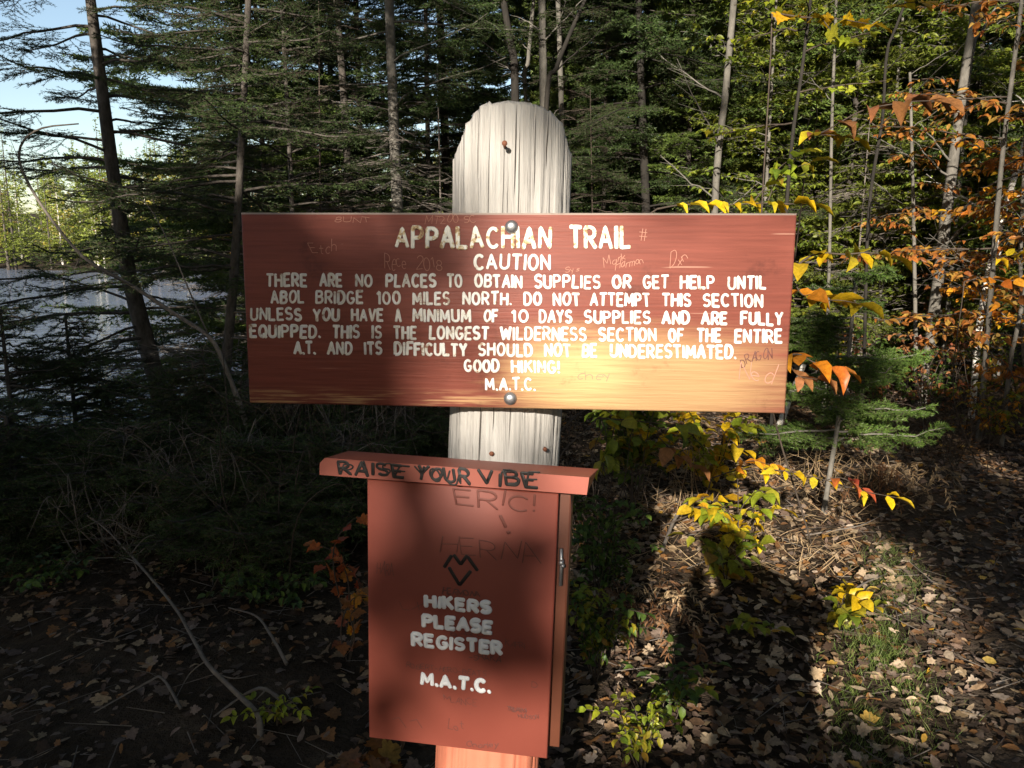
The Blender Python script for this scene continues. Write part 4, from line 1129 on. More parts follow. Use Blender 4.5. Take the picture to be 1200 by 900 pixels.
for k, (px, py, lab) in enumerate(((60, 690, 'low dark green seedlings at the left edge below the knee high spruce'), (330, 705, 'dark green seedlings between the forked twig and the box'))):
    shrub('seedling', lab, ground_at(px, py), 600 + k, 9, .16, .3, .04, ['l_green', 'needle'], .035, sub=2, r=.002, cat='plant', wid=1.2)
shrub('leafy_shrub', 'tiny yellow seedling in the dark left of the box foot', ground_at(325, 848), 86, 4, .1, .08, .035, ['l_limeyellow'], .03, sub=1, cat='plant')

# individual leafy sprigs reaching in at the right of the board
def sprig_thing(name, label, px, seed, leaf, mats, lsp=.06, r=.004, wid=1.15, tpl=OVATE, start=.1, droop=.3, side=(), root_px=None, via=()):
    g = np.random.default_rng(seed); P = np.array([at(*q) for q in px]); b = P[0].copy()
    gb = np.array([b[0], b[1], gz(b[0], b[1])])
    if root_px is not None:
        gb = np.array([root_px[0], root_px[1], gz(root_px[0], root_px[1])])
    o = thing(name, label, 'sapling', gb); st, fo = MB(), MB()
    stemc = curve(np.array([gb - gb] + ([np.array(q) - gb for q in via] or [(b - gb) * [.8, .6, .45]]) + [b - gb]), 18); tube(st, stemc, np.linspace(r * 1.3, r * .8, len(stemc)), 6)
    sprig(st, fo, P - gb, g, leaf, lsp, tpl, start, r, wid, droop, 0)
    for k, s in enumerate(side):
        sprig(st, fo, np.array([at(*q) for q in s]) - gb, g, leaf, lsp, tpl, .3, r * .6, wid, droop, (k + 1) % len(mats))
    st.build('stem', M['twig'], o); fo.build('foliage', [M[m] for m in mats], o)
    return o
sprig_thing('hobblebush', 'sapling with orange and yellow leaves against the right end of the board', [(925, 318, 2.5), (955, 298, 2.45), (990, 298, 2.4), (1020, 296, 2.4), (1042, 300, 2.4)], 91, .088, ['l_yellow', 'l_yellow', 'l_orange'], .048,
            side=[[(930, 350, 2.5), (960, 352, 2.45), (985, 352, 2.4), (1008, 356, 2.4)], [(930, 330, 2.5), (940, 345, 2.45), (950, 345, 2.4)]], root_px=(.12, 2.3), via=[(.12, 2.35, 1.1), (.45, 2.45, 1.4)])
sprig_thing('hobblebush', 'sapling with brown orange leaves at the lower right end of the board', [(915, 420, 2.6), (935, 415, 2.55), (955, 425, 2.5), (985, 432, 2.5)], 92, .088, ['l_orange', 'l_brown'], .055,
            side=[[(925, 425, 2.6), (935, 440, 2.5), (960, 445, 2.5)]], root_px=(.1, 2.5), via=[(.1, 2.5, .9), (.5, 2.6, 1.18)])
sprig_thing('beech_sapling', 'yellow leaved sapling peeking over the top right of the board', [(770, 245, 3.0), (800, 240, 3.0), (850, 240, 3.0), (900, 238, 2.9), (950, 240, 2.9)], 93, .095, ['l_yellow', 'l_limeyellow', 'l_yg'], .055,
            side=[[(880, 240, 2.95), (900, 215, 2.95), (915, 195, 2.95), (935, 182, 2.9)], [(900, 235, 2.95), (915, 205, 2.95), (950, 190, 2.9)]], root_px=(.12, 2.9), via=[(.13, 2.95, 1.1), (.3, 3.0, 1.55)], wid=.9)
sprig_thing('beech_sapling', 'sapling with large brown leaves held flat, upper right', [(940, 165, 3.4), (970, 152, 3.3), (1010, 130, 3.2), (1060, 120, 3.1), (1095, 118, 3.0)], 94, .13, ['l_brown', 'l_yellow'], .12,
            side=[[(950, 160, 3.4), (970, 158, 3.3), (990, 160, 3.3)]], root_px=(1.9, 5.4), via=[(1.75, 5.0, 1.2), (1.5, 4.2, 1.9)], wid=1.0)
sprig_thing('maple_sapling', 'sapling with bright yellow leaves at the top right of the photo', [(905, 15, 3.4), (940, 20, 3.3), (980, 22, 3.3), (1030, 30, 3.2)], 95, .062, ['l_yellow', 'l_limeyellow'], .06, tpl=MAPLE,
            side=[[(960, 18, 3.3), (985, 48, 3.25), (1000, 50, 3.2)], [(1030, 20, 3.3), (1055, 5, 3.3), (1085, 2, 3.2)]], root_px=(1.6, 4.0))
sprig_thing('hobblebush', 'long sprig of yellow and red leaves arching over the sunny litter', [(835, 560, 3.9), (870, 550, 3.8), (920, 552, 3.6), (965, 562, 3.5), (1010, 575, 3.4), (1050, 583, 3.3)], 96, .085, ['l_yellow', 'l_orange', 'l_red'], .075,
            side=[[(860, 548, 3.8), (880, 540, 3.7), (905, 545, 3.7)], [(960, 565, 3.5), (985, 560, 3.45), (1010, 572, 3.4)]], root_px=(.75, 4.2), wid=1.05)
sprig_thing('hobblebush', 'shaded sprig of olive leaves under the middle of the board', [(700, 490, 3.0), (730, 492, 3.0), (760, 495, 3.0), (800, 500, 3.0)], 97, .085, ['l_yg', 'l_brown'], .065,
            side=[[(770, 510, 3.0), (790, 530, 3.0), (815, 545, 3.0)], [(720, 500, 3.0), (715, 520, 3.0), (705, 540, 3.0)]], root_px=(.14, 2.9), via=[(.15, 2.95, .7)], wid=1.4)
sprig_thing('beech_sapling', 'orange leaved twig near the right edge over the trail', [(1130, 330, 5.0), (1155, 325, 4.9), (1180, 330, 4.8), (1205, 322, 4.8)], 98, .10, ['l_orange', 'l_yellow'], .06,
            side=[[(1150, 310, 5.0), (1180, 300, 4.9), (1205, 295, 4.9)], [(1140, 350, 5.0), (1170, 352, 4.9)]], root_px=(3.3, 5.4))

for k, (px, y, h, sp, mats, lab) in enumerate(((1035, 7.2, .8, .5, ['l_brown', 'l_green'], 'brownish bush behind the fir sapling'), (1095, 6.9, .75, .5, ['l_green', 'l_brown'], 'dull green bush at the foot of the tall grey tree'),
        (1150, 7.6, .9, .55, ['l_rust', 'l_green'], 'rusty green bush beyond the trail bend'), (1210, 7.0, .9, .55, ['l_yg', 'l_green'], 'olive bush at the right edge beyond the trail'), (1065, 8.6, 1.0, .6, ['l_green', 'l_brown'], 'tall dull bush between the white birch and the grey tree'),
        (985, 8.2, .9, .55, ['l_green', 'l_yg'], 'green bush behind the top of the fir sapling'), (1125, 9.3, 1.1, .7, ['l_brown', 'l_rust'], 'brown leaved bush deep behind the trail bend'), (1180, 6.2, .5, .35, ['l_yg', 'l_orange'], 'small orange green bush by the trail, right side'))):
    x = (px - 600) / 930 * y
    shrub('woodland_shrub', lab, (x, y, gz(x, y)), 500 + k, 12, h, sp, .06, mats, .05, sub=3, r=.005, wid=1.1)

# dry brush and dead stalks
def brush(label, base, seed, n, h, spread, mat='twig', name='dead_brush', r=.003, group=None, lean=(0, 0)):
    g = np.random.default_rng(seed); mb = MB()
    for k in range(n):
        a = g.uniform(0, 6.283); s = spread * g.uniform(.1, 1); hh = h * g.uniform(.3, 1.1)
        b0 = np.array([g.normal() * spread * .35, g.normal() * spread * .35, -.02]); e = b0 + np.array([math.cos(a) * s + lean[0] * hh, math.sin(a) * s + lean[1] * hh, hh])
        m = (b0 + e) / 2 + np.array([g.normal() * .08, g.normal() * .08, g.uniform(.0, .3) * hh])
        C = curve([b0, m, e, e + np.array([math.cos(a) * s * .4, math.sin(a) * s * .4, -hh * g.uniform(.05, .35)])], 12)
        tube(mb, C, np.linspace(r * g.uniform(.6, 1.4), .0008, len(C)), 4, cap=False)
        T0, T1 = [], []
        for q in range(5):
            i = g.integers(3, len(C)); d = nrm(g.normal(size=3) + [0, 0, .1]) * g.uniform(.05, .22); T0.append(C[i]); T1.append(C[i] + d)
            T0.append(C[i] + d * .5); T1.append(C[i] + d * .5 + nrm(g.normal(size=3)) * .08)
        prisms(mb, np.array(T0), np.array(T1), .0014, .0006)
    o = mb.build(name, M[mat], None); o.location = tuple(base)
    return tag(o, label, 'brush', group)
for k, (px, py, h, sp, lab) in enumerate(((365, 650, .8, .5, 'tangle of dead twigs left of the box top'), (255, 640, .7, .5, 'tangle of dead twigs below the dead sapling'), (395, 580, .9, .55, 'tall dead brush behind the left end of the lid'),
                             (150, 640, .5, .5, 'dead twigs matted above the long pale branch'), (330, 585, 1.0, .6, 'thick dead brush under the left half of the board'), (450, 590, 1.0, .5, 'dead brush between the board and the post, left side'))):
    p = ground_at(px, py); brush(lab, p, 300 + k, 34, h, sp, 'deadwood' if k % 2 else 'twig', r=.0042)
for k, (px, py, h, sp, lab, mt) in enumerate(((905, 565, .3, .35, 'dry straw coloured stalks under the right end of the board', 'straw'), (1010, 570, .35, .45, 'dry brown brush beneath the fir sapling', 'straw'), (1090, 545, .55, .6, 'dark dry brush between fir sapling and trail', 'twig'),
                             (790, 600, .5, .35, 'bare twigs poking from the yellow green shrub', 'straw'), (690, 640, .7, .3, 'grey dead twigs right of the post', 'twig'), (1150, 520, .7, .7, 'dark twiggy brush beyond the trail bend', 'twig'))):
    brush(lab, ground_at(px, py), 320 + k, 14 if mt == 'straw' else 26, h, sp, mt)
def dead_fern(label, base, seed, mat='needle_dead', h=.2):
    g = np.random.default_rng(seed); o = thing('dead_fern', label, 'fern', base); st, fo = MB(), MB()
    for k in range(6):
        a = g.uniform(0, 6.28); l = g.uniform(.18, .34); d = np.array([math.cos(a), math.sin(a), 0])
        P = np.array([[0, 0, 0], d * l * .5 + [0, 0, h], d * l + [0, 0, h * .35]]); sprig(st, fo, P, g, .05, .014, BLADE, .15, .002, .35, .4)
    st.build('stem', M['twig'], o); fo.build('foliage', M[mat], o)
dead_fern('rusty dead frond beside the green bush right of the box', ground_at(752, 745), 401)
dead_fern('curled dry fern lying in the sun left of the shadow', ground_at(768, 712), 402, 'straw', .12)
dead_fern('brown dead fern under the fir sapling', ground_at(1030, 600), 403, 'needle_dead', .25)
dead_fern('tawny dead fern in the shade beyond the fir sapling', ground_at(1075, 590), 404, 'straw', .22)
dead_fern('pale curled fern above the head of the shadow', ground_at(905, 640), 405, 'straw', .1)

# ------------------------------------------------------------------ leaf litter, twigs and grass on the ground
g = np.random.default_rng(77)
def litter(n, xr, yr, size, mat, name, tpls, keep=None, lift=.012):
    mb = MB()
    for tpl, fr in tpls:
        m = int(n * fr); y = yr[0] + (yr[1] - yr[0]) * g.random(m) ** 1.25; x = xr[0] + (xr[1] - xr[0]) * g.random(m)
        kp = (x > shore_x(y) + .4)
        if keep is not None: kp &= keep(x, y)
        x, y = x[kp], y[kp]; m = len(x)
        z = ground_z(x, y) + g.random(m) * lift + .006
        a = g.uniform(0, 6.283, m); A = np.stack([np.cos(a), np.sin(a), g.normal(size=m) * .22], -1)
        N = np.array([0, 0, 1.0]) + g.normal(size=(m, 3)) * .33
        leaves(mb, np.stack([x, y, z], -1), A, N, size * g.uniform(.4, 1.3, m), tpl, g.uniform(.6, 1.2, m), g.uniform(-1.2, 2.2, m))
    o = mb.build(name, M[mat]); o['kind'] = 'stuff'
    return tag(o, None, None)
tag(litter(80000, (-6, 6.5), (1.0, 9), .044, 'litter', 'leaf_litter', ((OVATE, .6), (MAPLE, .4)), keep=lambda x, y: (x > -.35 + .2 * noise2(x, y, 1.5)) | (g.random(len(x)) < .42), lift=.022), 'dry brown and grey fallen leaves covering the forest floor', 'leaves')
tag(litter(420, (.3, 5), (1.6, 7), .048, 'litter_y', 'yellow_litter', ((OVATE, .7), (MAPLE, .3)), lift=.03), 'yellow and orange fallen leaves scattered on the litter', 'leaves')
tag(litter(2200, (.2, 3.4), (1.8, 6.5), .052, 'litter_pale', 'pale_litter', ((OVATE, .5), (MAPLE, .5)), lift=.03), 'pale dry tan leaves lying on top of the litter', 'leaves')
mb = MB(); m = 2600
y = 1.2 + 7 * g.random(m); x = -5 + 10 * g.random(m); a = g.uniform(0, 6.28, m); l = g.uniform(.04, .25, m)
P0 = np.stack([x, y, ground_z(x, y) + .012 + .02 * g.random(m)], -1); P1 = P0 + np.stack([np.cos(a) * l, np.sin(a) * l, g.normal(size=m) * .02 + .01], -1)
prisms(mb, P0, P1, g.uniform(.001, .0032, m)); o = mb.build('fallen_twigs', M['deadwood']); tag(o, 'small dead twigs strewn over the fallen leaves', 'twigs', None, 'stuff')
# grass strip along the near edge of the trail
mb = MB(); gp = np.array([on_ground(px, py) for px, py in ((1045, 640), (1050, 690), (1030, 740), (1035, 790), (1035, 850), (1025, 930))])
cg = curve(gp, 60); m = 6400; i = g.integers(0, len(cg), m); w = g.normal(size=m) * .085
cl = (noise2(cg[i, 0] * 2 + w * 6, cg[i, 1] * 2.6, 2.5) > -.6); i, w = i[cl], w[cl]; m = len(i)
x = cg[i, 0] + w; y = cg[i, 1] + g.normal(size=m) * .08
a = g.uniform(0, 6.28, m); A = np.stack([np.cos(a) * .5, np.sin(a) * .5, g.uniform(.4, 1.1, m)], -1)
leaves(mb, np.stack([x, y, ground_z(x, y)], -1), A, g.normal(size=(m, 3)), g.uniform(.02, .065, m), BLADE, .06, g.uniform(-2, 3, m))
tag(mb.build('grass', M['grass']), 'thin strip of green grass along the trail', 'grass', None, 'stuff')
mb = MB(); m = 650; q = np.array([on_ground(px, py) for px, py in zip(g.uniform(735, 1010, m), g.uniform(570, 680, m))])
a = g.uniform(0, 6.28, m); A = np.stack([np.cos(a), np.sin(a), g.uniform(0, .7, m)], -1)
leaves(mb, q + [0, 0, .01], A, g.normal(size=(m, 3)), g.uniform(.05, .2, m), BLADE, .05, g.uniform(-1, 2, m))
tag(mb.build('dry_grass', M['straw']), 'dry straw and stalks matted in the sunny patch', 'straw', None, 'stuff')

# ------------------------------------------------------------------ the forest behind
CO = dict(nl=.048, nw=.013, ns=.0125, sp=.12)
protos = [
 conifer_proto(501, 'needle', 'bark', H=11, z0=1.0, Rmax=2.0, nb=120, r0=.055, dead_below=.4, ndead=34, elev=.1, droop=.3, tipup=.12, shape=.7, **CO),
 conifer_proto(502, 'needle', 'barkdark', H=13, z0=1.6, Rmax=2.2, nb=120, r0=.06, dead_below=.6, ndead=40, elev=.05, droop=.25, tipup=.1, shape=.6, thin=.8, **CO),
 conifer_proto(503, 'needle_mid', 'bark', H=9, z0=.5, Rmax=1.9, nb=130, r0=.06, dead_below=.3, ndead=14, elev=.15, droop=.25, tipup=.05, shape=.6, **CO),
 conifer_proto(504, 'needle_mid', 'bark', H=12, z0=1.8, Rmax=2.0, nb=110, r0=.05, dead_below=.6, ndead=44, elev=.2, droop=.25, tipup=.1, shape=.5, thin=.75, **CO),
]
cedar = conifer_proto(505, 'needle_lime', 'bark', H=8.5, z0=.5, Rmax=1.5, nb=150, r0=.05, dead_below=.3, ndead=10, elev=.25, droop=.3, tipup=.1, shape=.45, **CO)
w, c = leafy_parts(511, H=9, z0=2.2, Rmax=2.2, nb=46, r0=.07, leaf=.11, lsp=.12, elev=.5, droop=.1, tipup=0, shape=.45, sub=False, sp=.2, twig_len=.6)
pd1 = Proto([('trunk', w, M['barkgrey'], True), ('crown', c, M['l_limeyellow'], False)])
w, c = leafy_parts(512, H=7, z0=1.0, Rmax=1.8, nb=40, r0=.05, leaf=.11, lsp=.14, elev=.3, droop=.1, tipup=0, shape=.4, sub=False, sp=.22, twig_len=.6)
pd2 = Proto([('trunk', w, M['barkgrey'], True), ('crown', c, M['l_rust'], False)])
LAB = ['dense dark spruce deep in the woods behind the sign', 'tall spruce with bare dead lower limbs deep in the woods', 'bushy mid green conifer deep in the woods behind the sign', 'slim grey barked conifer with a high crown deep in the woods']
g = np.random.default_rng(9)
spots = []
def try_spot(x, y, dmin):
    if x < shore_x(y) + .9: return False
    if any((x - a) ** 2 + (y - b) ** 2 < dmin ** 2 for a, b in spots): return False
    spots.append((x, y)); return True
for ring in ((9.5, 13, 24, 1.3), (13, 19, 24, 1.7), (19, 30, 28, 2.3), (30, 46, 22, 3.2)):
    tries = 0; c_ = 0
    while c_ < ring[2] and tries < 900:
        tries += 1
        y = g.uniform(ring[0], ring[1]); px = g.uniform(250, 1290)
        x = (px - 600) / 930 * y * 1.0
        if 420 < px < 610 and g.random() < .75: continue
        if px < 620 and ring[0] > 12 and g.random() < .85: continue
        if px < 520 and ring[0] > 9 and g.random() < .3: continue
        if abs(x - (4.8 + (y - 8) * 2.2)) < .6 and y < 11: continue
        if try_spot(x, y, ring[3]):
            c_ += 1
            if g.random() < .06: pd1.put('maple_tree', 'loose lime yellow broadleaf tree deep in the woods', 'tree', (x, y, gz(x, y)), g.uniform(0, 6.28), 'lime broadleaf trees in the woods', g.uniform(.8, 1.2))
            elif px > 900 and g.random() < .12: pd2.put('beech_tree', 'rusty leaved beech deep in the woods at right', 'tree', (x, y, gz(x, y)), g.uniform(0, 6.28), 'rusty beeches in the woods', g.uniform(.8, 1.1))
            else:
                q = [2, 3, 2, 3, 0][g.integers(0, 5)] if px > 850 else [0, 1, 0, 1, 2, 3][g.integers(0, 6)]
                protos[q].put('conifer_tree', LAB[q], 'tree', (x, y, gz(x, y)), g.uniform(0, 6.28), ['dense dark spruces in the woods', 'tall bare limbed spruces in the woods', 'mid green conifers in the woods', 'grey barked conifers in the woods'][q], g.uniform(.85, 1.25), (g.normal() * .03, g.normal() * .03))
for px, y, sc in ((905, 9.4, .9), (985, 8.9, .85), (1045, 10.5, 1.0), (1120, 9.2, .95), (1185, 11, 1.05), (935, 12, 1.1), (1240, 9.6, 1.0), (660, 11.5, .8), (560, 13, .9)):
    x = (px - 600) / 930 * y; spots.append((x, y))
    cedar.put('cedar_tree', 'bright yellow green cedar standing in the sun behind the front trunks', 'tree', (x, y, gz(x, y)), px, 'yellow green cedars in the woods', sc)
w, c = leafy_parts(531, H=6.5, z0=.7, Rmax=1.6, nb=52, r0=.03, leaf=.075, lsp=.05, elev=.35, droop=.12, tipup=0, shape=.35, sub=True, sp=.22, twig_len=.5, br=.008)
pgl = Proto([('trunk', w, M['barkgrey'], True), ('crown', c, M['l_bright'], False)])
for px, y, sc in ((890, 8.6, .9), (960, 9.8, 1.05), (1030, 8.8, .95), (1110, 8.4, .9), (1175, 9.4, 1.05), (1235, 8.4, .9), (1070, 11, 1.1), (820, 10.5, 1.0), (640, 12.5, .9)):
    x = (px - 600) / 930 * y; spots.append((x, y))
    pgl.put('maple_tree', 'young broadleaf tree full of bright yellow green leaves at right', 'tree', (x, y, gz(x, y)), px, 'yellow green broadleaf trees at right', sc)
for px, y, sc, q in ((318, 9.2, .8, 2), (505, 9.4, .75, 0), (655, 9.8, .75, 2), (705, 9.2, .7, 0), (800, 9.6, .75, 2), (368, 10.4, .8, 0)):
    x = (px - 600) / 930 * y; spots.append((x, y))
    protos[q].put('conifer_tree', ['full dark spruce close behind the sign, branched to the ground', '', 'full green conifer close behind the sign, branched to the ground'][q], 'tree', (x, y, gz(x, y)), px, ['full dark spruces close behind the sign', '', 'full green conifers close behind the sign'][q], sc)
def dead_tree_parts(seed, H, Rmax, nb):
    q = np.random.default_rng(seed); wd = MB(); c = straight((.03, .02)); trunk_mesh(wd, c, H, .019, .004, seed=seed)
    lm, D0, D1 = branchy(q, c, H, .25, Rmax, nb, sub=True, sp=.13, bare=.15, elev=.12, droop=.22, tipup=.05, shape=.35, twig_len=.35, br=.006)
    for p_, r_ in lm: tube(wd, p_, r_, 4, cap=False)
    prisms(wd, D0, D1, .0024, .0009)
    return wd
deadp = [Proto([('trunk', dead_tree_parts(541, 4.0, 1.0, 34), M['twig'], True)]), Proto([('trunk', dead_tree_parts(542, 3.2, .9, 30), M['deadwood'], True)])]
for k, (px, y, sc) in enumerate(((372, 7.9, 1), (520, 8.8, 1.1), (700, 8.4, .8), (1000, 8.2, .9))):
    x = (px - 600) / 930 * y; spots.append((x, y))
    deadp[k % 2].put('dead_conifer', 'grey dead conifer with bare twiggy limbs among the trunks behind the sign', 'tree', (x, y, gz(x, y)), k * 1.3, 'dead conifers behind the sign', sc)
# undergrowth: young conifers between the trunks
young = conifer_proto(521, 'needle', 'bark', H=2.4, z0=.15, Rmax=.9, nb=46, r0=.025, nl=.03, nw=.007, ns=.011, sp=.1, elev=.15, droop=.2, tipup=.15, shape=.7)
for k in range(22):
    y = g.uniform(7.8, 13); px = g.uniform(300, 1120); x = (px - 600) / 930 * y
    if try_spot(x, y, .7): young.put('young_conifer', 'young dark conifer in the undergrowth behind the sign', 'tree', (x, y, gz(x, y)), g.uniform(0, 6.28), 'young conifers in the undergrowth', g.uniform(.6, 1.2))

# ------------------------------------------------------------------ the far shore, sunlit
far_con = conifer_proto(601, 'needle_lime', 'bark', H=13, z0=.8, Rmax=2.6, nb=70, r0=.16, nl=.22, nw=.09, ns=.12, sp=.4, elev=.1, droop=.2, tipup=.1, shape=.9, sub=False, twig_len=1.0)
def far_leafy(seed, mat, bark):
    w, c = leafy_parts(seed, H=10, z0=.5, Rmax=3.2, nb=60, r0=.12, leaf=.42, lsp=.22, elev=.55, droop=.1, tipup=0, shape=.42, sub=False, sp=.4, twig_len=1.1)
    return Proto([('trunk', w, M[bark], True), ('crown', c, M[mat], False)])
far_y, far_o, far_g = far_leafy(602, 'far_y', 'birch'), far_leafy(603, 'far_o', 'barkgrey'), far_leafy(604, 'far_g', 'birch')
FL = [(far_con, 'conifer_tree', 'pointed green conifer on the far shore of the pond', 'far shore conifers'), (far_y, 'birch_tree', 'yellow birch on the far shore of the pond', 'far shore yellow birches'),
      (far_o, 'maple_tree', 'orange leaved maple on the far shore of the pond', 'far shore orange maples'), (far_g, 'birch_tree', 'lime green broadleaf tree on the far shore of the pond', 'far shore lime trees')]
for k in range(155):
    y = g.uniform(75, 84) if k < 75 else g.uniform(84, 108); px = g.uniform(-60, 560) if k < 130 else g.uniform(-380, -60); x = (px - 600) / 930 * y
    q = FL[2] if k % 12 == 5 else FL[[0, 0, 0, 0, 1, 3, 3, 3, 3, 1][g.integers(0, 10)]]
    sc = g.uniform(.75, 1.15)
    q[0].put(q[1], q[2], 'tree', (x, y, gz(x, y) - .2), g.uniform(0, 6.28), q[3], sc)

# ------------------------------------------------------------------ unseen trees behind the photographer, crowns pruned to shape the sun; more added against sky
def uv(p):
    p = np.asarray(p); return p[..., 0] - p[..., 1] * TA, p[..., 2] + p[..., 1] * TV
def blob(u, v, c, r, p=2.0):
    return np.maximum(0, 1 - (np.abs((u - c[0]) / r[0]) ** p + np.abs((v - c[1]) / r[1]) ** p))
def opening(u, v):
    """how open the canopy is along the sun ray (u, v): above 0 no leaf stands there"""
    n = noise2(u * 1.0, v * 1.0, 2.6); n2 = noise2(u + 4, v - 3, 1.1)
    o = -1.0 + .62 * np.maximum(0, n2 + .1 * (v > 3)) + .25 * n
    o = np.where(v > 3.8, .50 + .34 * n, o)
    o = np.where(v > 8.2, .20 + .36 * n, o)
    o = np.where((u > .62) & (v < 2.3) & (v > .55), -.12 + .26 * noise2(u, v, 4.2), o)
    o = np.where(u < -1.6, o - .25, o)
    win = blob(u, v, (-.02, 1.83), (.98, 1.02), 3.0)
    o = np.where(win > .02, np.maximum(o, .28 + .05 * n), o)
    o = np.where(blob(u, v, (.80, 1.28), (.46, .5)) > .25 - .25 * n, .35, o)
    o = np.where(blob(u, v, (.45, 2.8), (.85, .65)) > 0, .4, o)
    o = np.where(blob(u, v, (.55, 3.55), (.9, .95)) > 0, .4, o)
    o = np.where((u > .6) & (u < 3.6) & (v > 2.2) & (v <= 3.8), .02 + .3 * n, o)
    o = np.where(blob(u, v, (1.9, 3.6), (.8, .8)) > .1, .4, o)
    o = np.where(blob(u, v, (-4.9, 3.25), (.28, .2)) > 0, .4, o)
    o = np.where((u < -1.05) & (v < 3.0), -.6, o)
    # leaf clumps left in the crowns to shade parts of board and box
    o = np.where(blob(u, v, (-.98, 1.92), (.32, .31), 2) > 0, -.6, o)
    o = np.where((blob(u, v, (-.76, 2.02), (.32, .42), 3) > 0) & (o > .1), .15, o)
    o = np.where((blob(u, v, (.16, 2.24), (.24, .14), 2) > 0) & (o > .1), .18, o)
    o = np.where((blob(u, v, (-.50, 2.50), (.30, .16), 2) > 0) & (o > .1), .14, o)
    o = np.where((blob(u, v, (-.60, 1.36), (.12, .16), 2) > 0) & (o > .1), .14, o)
    o = np.where(blob(u, v, (-.46, 1.49), (.14, .15)) > 0, -.6, o)
    return o
g = np.random.default_rng(123)
n_can = 0
shade_specs = [(-9.5, -11.5, 11.0, 3.2), (-6.0, -13.5, 12.0, 3.4), (-4.4, -12.0, 11.5, 3.4), (-0.7, -13.0, 11.5, 3.3), (3.4, -11.5, 10.5, 3.0), (6.6, -12.5, 11.0, 3.2), (-12.5, -9.0, 11.0, 3.2), (-2.9, -3.6, 14.5, 4.6), (3.3, -4.2, 14.5, 4.6), (.4, -7.2, 14.0, 4.2), (-4.0, 4.4, 13.5, 4.8), (4.2, 3.9, 13.5, 4.8), (-4.6, .3, 14.0, 4.6), (4.6, -.4, 14.0, 4.6)]
for k, (tx, ty, H, Rc) in enumerate(shade_specs):
    b = np.array([tx, ty, 0.0])
    w, _ = MB(), 0
    trunk_mesh(w, straight(), H, .16, seed=k)
    zl_ = 3.4 if ty < -8 else 8.2
    limbs, T0, T1 = branchy(g, straight(), H, zl_ + .3, Rc * .85, 34, sub=False, sp=.5, elev=.35, droop=.1, tipup=0, shape=.35, br=.03)
    u_, v_ = uv(b + np.array([p.mean(0) for p, r in limbs])); ue, ve = uv(b + np.array([p[-1] for p, r in limbs]))
    for (p, r), o1, o2 in zip(limbs, opening(u_, v_), opening(ue, ve)):
        if max(o1, o2) < 0: tube(w, p, r, 5, cap=False)
    N = 30000 if ty < -8 else 44000
    q = g.normal(size=(N, 3)); q = nrm(q) * (g.random((N, 1)) ** .4); q = q * [Rc, Rc * (1.0 if ty > -8 else .8), (H - zl_ + .4) / 2] + [0, 0, (H + zl_) / 2]
    u_, v_ = uv(q + b); kp = opening(u_, v_) < 0.02 + .09 * g.normal(size=N)
    q = q[kp]
    cm = MB(); leaves(cm, q, g.normal(size=(len(q), 3)), g.normal(size=(len(q), 3)), .18 * g.uniform(.6, 1.2, len(q)), QUAD, 1.0, 1)
    o = thing('maple_tree', 'unseen leafy maple behind the photographer, crown pruned to shape the shade' if ty < -1 else 'leafy maple added outside the view, its crown blocking sky over the clearing', 'tree', b, 0, 'trees behind the photographer' if ty < -1 else 'maples added over the clearing')
    w.build('trunk', M['barkgrey'], o, True); cm.build('crown', M['l_yg'], o)

# unseen spruces added outside the frame to darken the clearing from its sides
for x, y, q in ((-6.2, 1.2, 0), (-4.8, 3.3, 2), (4.6, 1.0, 1), (5.8, 3.6, 0), (-7.4, -2.2, 0), (5.6, -2.4, 0)):
    protos[q].put('conifer_tree', 'spruce added beside the clearing to block sky, just outside the view', 'tree', (x, y, gz(x, y)), x, 'spruces added beside the clearing', 1.0)

for x, y, q in ((8.2, 2, 0), (9, 5.5, 2), (8, -1.5, 2), (11, 2.5, 0), (9.5, -5, 2), (-7.5, -5.5, 0), (-6.7, -.6, 2)):  # more unseen spruces added to cut sky light at the sides
    protos[q].put('conifer_tree', 'spruce added beside the clearing to block sky, just outside the view', 'tree', (x, y, gz(x, y)), x, 'spruces added beside the clearing', 1.0)
for k in range(15):  # row of spruces added far behind, only to hide the bright low sky
    x, y = -25 + k * 3.0, -23.5 - (k * 5 % 4) * 1.6
    protos[(0, 2)[k % 2]].put('conifer_tree', 'spruce added far behind the photographer to block low sky', 'tree', (x, y, gz(x, y)), k * 2.1, 'spruces added behind the photographer', (.76, .95)[k % 2] * (.9 + .1 * (k % 3)))
for k, (x, y) in enumerate(((-8.5, -4), (-9.5, -8), (-11.5, -11), (-13, -5.5), (9, -8.5), (11.5, -11), (12.5, -6.5), (10.5, .5))):  # further spruces added out of view, keeping sky light off the clearing
    protos[(0, 2)[k % 2]].put('conifer_tree', 'spruce added beside the clearing to block sky, just outside the view', 'tree', (x, y, gz(x, y)), k * 1.7, 'spruces added beside the clearing', .95)
for k in range(16):  # young spruces added behind the camera, blocking sky near the horizon
    x, y = -16 + k * 1.9, -14 - (k * 7 % 5) * 1.3
    young.put('young_conifer', 'young spruce added behind the photographer to block low sky', 'tree', (x, y, gz(x, y)), k, 'young spruces added behind the photographer', 1.5 + .25 * (k % 3))

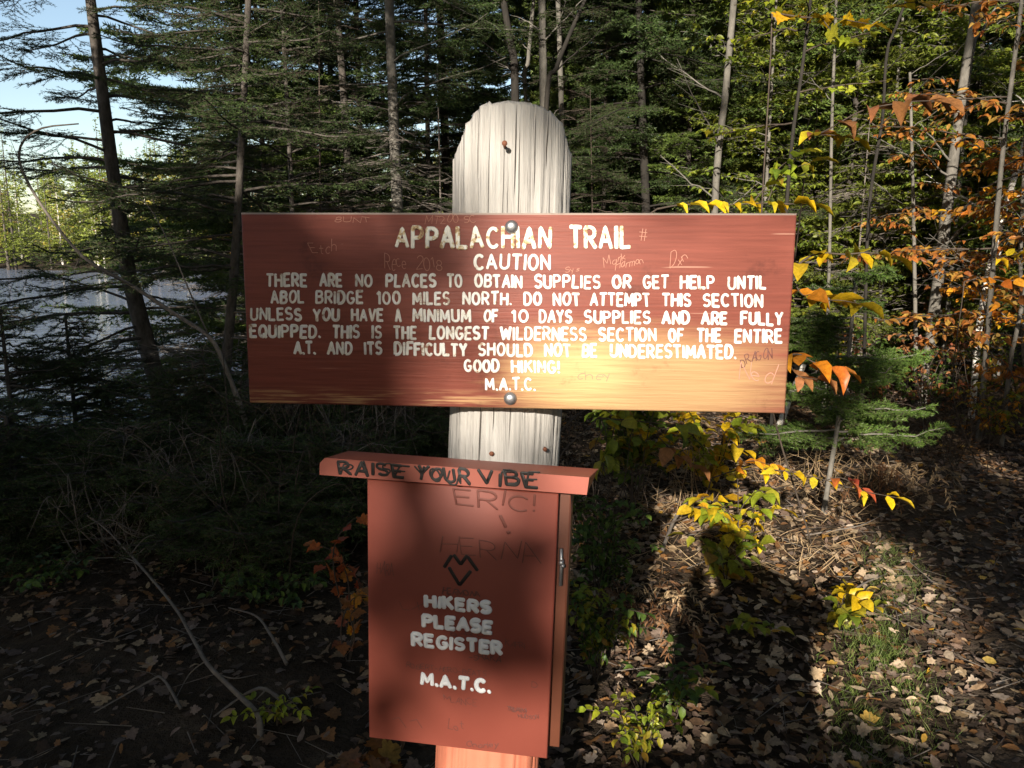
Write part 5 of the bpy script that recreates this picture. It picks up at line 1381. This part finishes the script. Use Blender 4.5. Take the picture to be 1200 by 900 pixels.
# ------------------------------------------------------------------ the photographer, whose shadow lies on the litter
def skin_mesh(name, verts, edges, radii, root_i, levels=2):
    me = bpy.data.meshes.new(name); me.from_pydata(verts, edges, []); ob = bpy.data.objects.new(name, me); COL.objects.link(ob)
    sk = ob.modifiers.new('skin', 'SKIN'); ss = ob.modifiers.new('sub', 'SUBSURF'); ss.levels = levels; ss.render_levels = levels
    for i, r in enumerate(radii):
        me.skin_vertices[0].data[i].radius = (r if isinstance(r, tuple) else (r, r))
        me.skin_vertices[0].data[i].use_root = (i == root_i)
    dg = bpy.context.evaluated_depsgraph_get(); ev = ob.evaluated_get(dg)
    out = bpy.data.meshes.new_from_object(ev); bpy.data.objects.remove(ob)
    for p_ in out.polygons: p_.use_smooth = True
    return out
HX, HY = -.02, -.30
V_ = [(.13, -.36, .95), (.13, -.37, 1.15), (.12, -.36, 1.33), (.07, -.34, 1.45), (.01, -.31, 1.53), (HX, HY, 1.60), (HX, HY - .01, 1.68),
      (.31, -.37, 1.38), (.44, -.30, 1.34), (.30, -.16, 1.42), (.10, -.07, 1.48),
      (-.06, -.35, 1.36), (-.14, -.28, 1.12), (-.10, -.16, 1.30), (-.04, -.07, 1.46),
      (.23, -.36, .88), (.25, -.34, .48), (.26, -.38, .09), (.27, -.24, .03),
      (.03, -.36, .88), (.01, -.34, .48), (0, -.38, .09), (-.01, -.24, .03)]
E_b = [(0, 1), (1, 2), (2, 3), (3, 4), (4, 5), (5, 6), (2, 7), (7, 8), (8, 9), (9, 10), (2, 11), (11, 12), (12, 13), (13, 14), (0, 15), (15, 16), (16, 17), (17, 18), (0, 19), (19, 20), (20, 21), (21, 22)]
Rb = [(.17, .13), (.17, .12), (.18, .12), .10, .058, .09, .085, .085, .06, .05, .035, .08, .06, .05, .035, .10, .07, .05, .04, .10, .07, .05, .04]
pm = skin_mesh('body', V_, E_b, Rb, 0)
base = (.13, -.36, 0)
for vtx in pm.vertices: vtx.co.x -= base[0]; vtx.co.y -= base[1]
for m_ in (M['jacket'], M['trousers'], M['skin']): pm.materials.append(m_)
for p_ in pm.polygons:
    z = p_.center.z; yy = p_.center.y + base[1]
    p_.material_index = 2 if (z > 1.53 or (z > 1.43 and yy > -.11)) else (1 if z < .92 else 0)
person = thing('person', 'person in a dark jacket holding up a camera, casting the shadow', 'person', base)
bo = bpy.data.objects.new('body', pm); COL.objects.link(bo); bo.parent = person
mb = MB()
a = np.linspace(0, 2 * np.pi, 15)[:-1]
for k, (zz, rr) in enumerate(((1.60, .09), (1.66, .112), (1.71, .105), (1.745, .075))): pass
P = np.array([[HX - base[0], HY - .03 - base[1], z_] for z_ in (1.58, 1.64, 1.70, 1.745, 1.765)])
tube(mb, P, [.06, .11, .112, .075, .02], 14)
mb.build('hair', M['hair'], person, True)
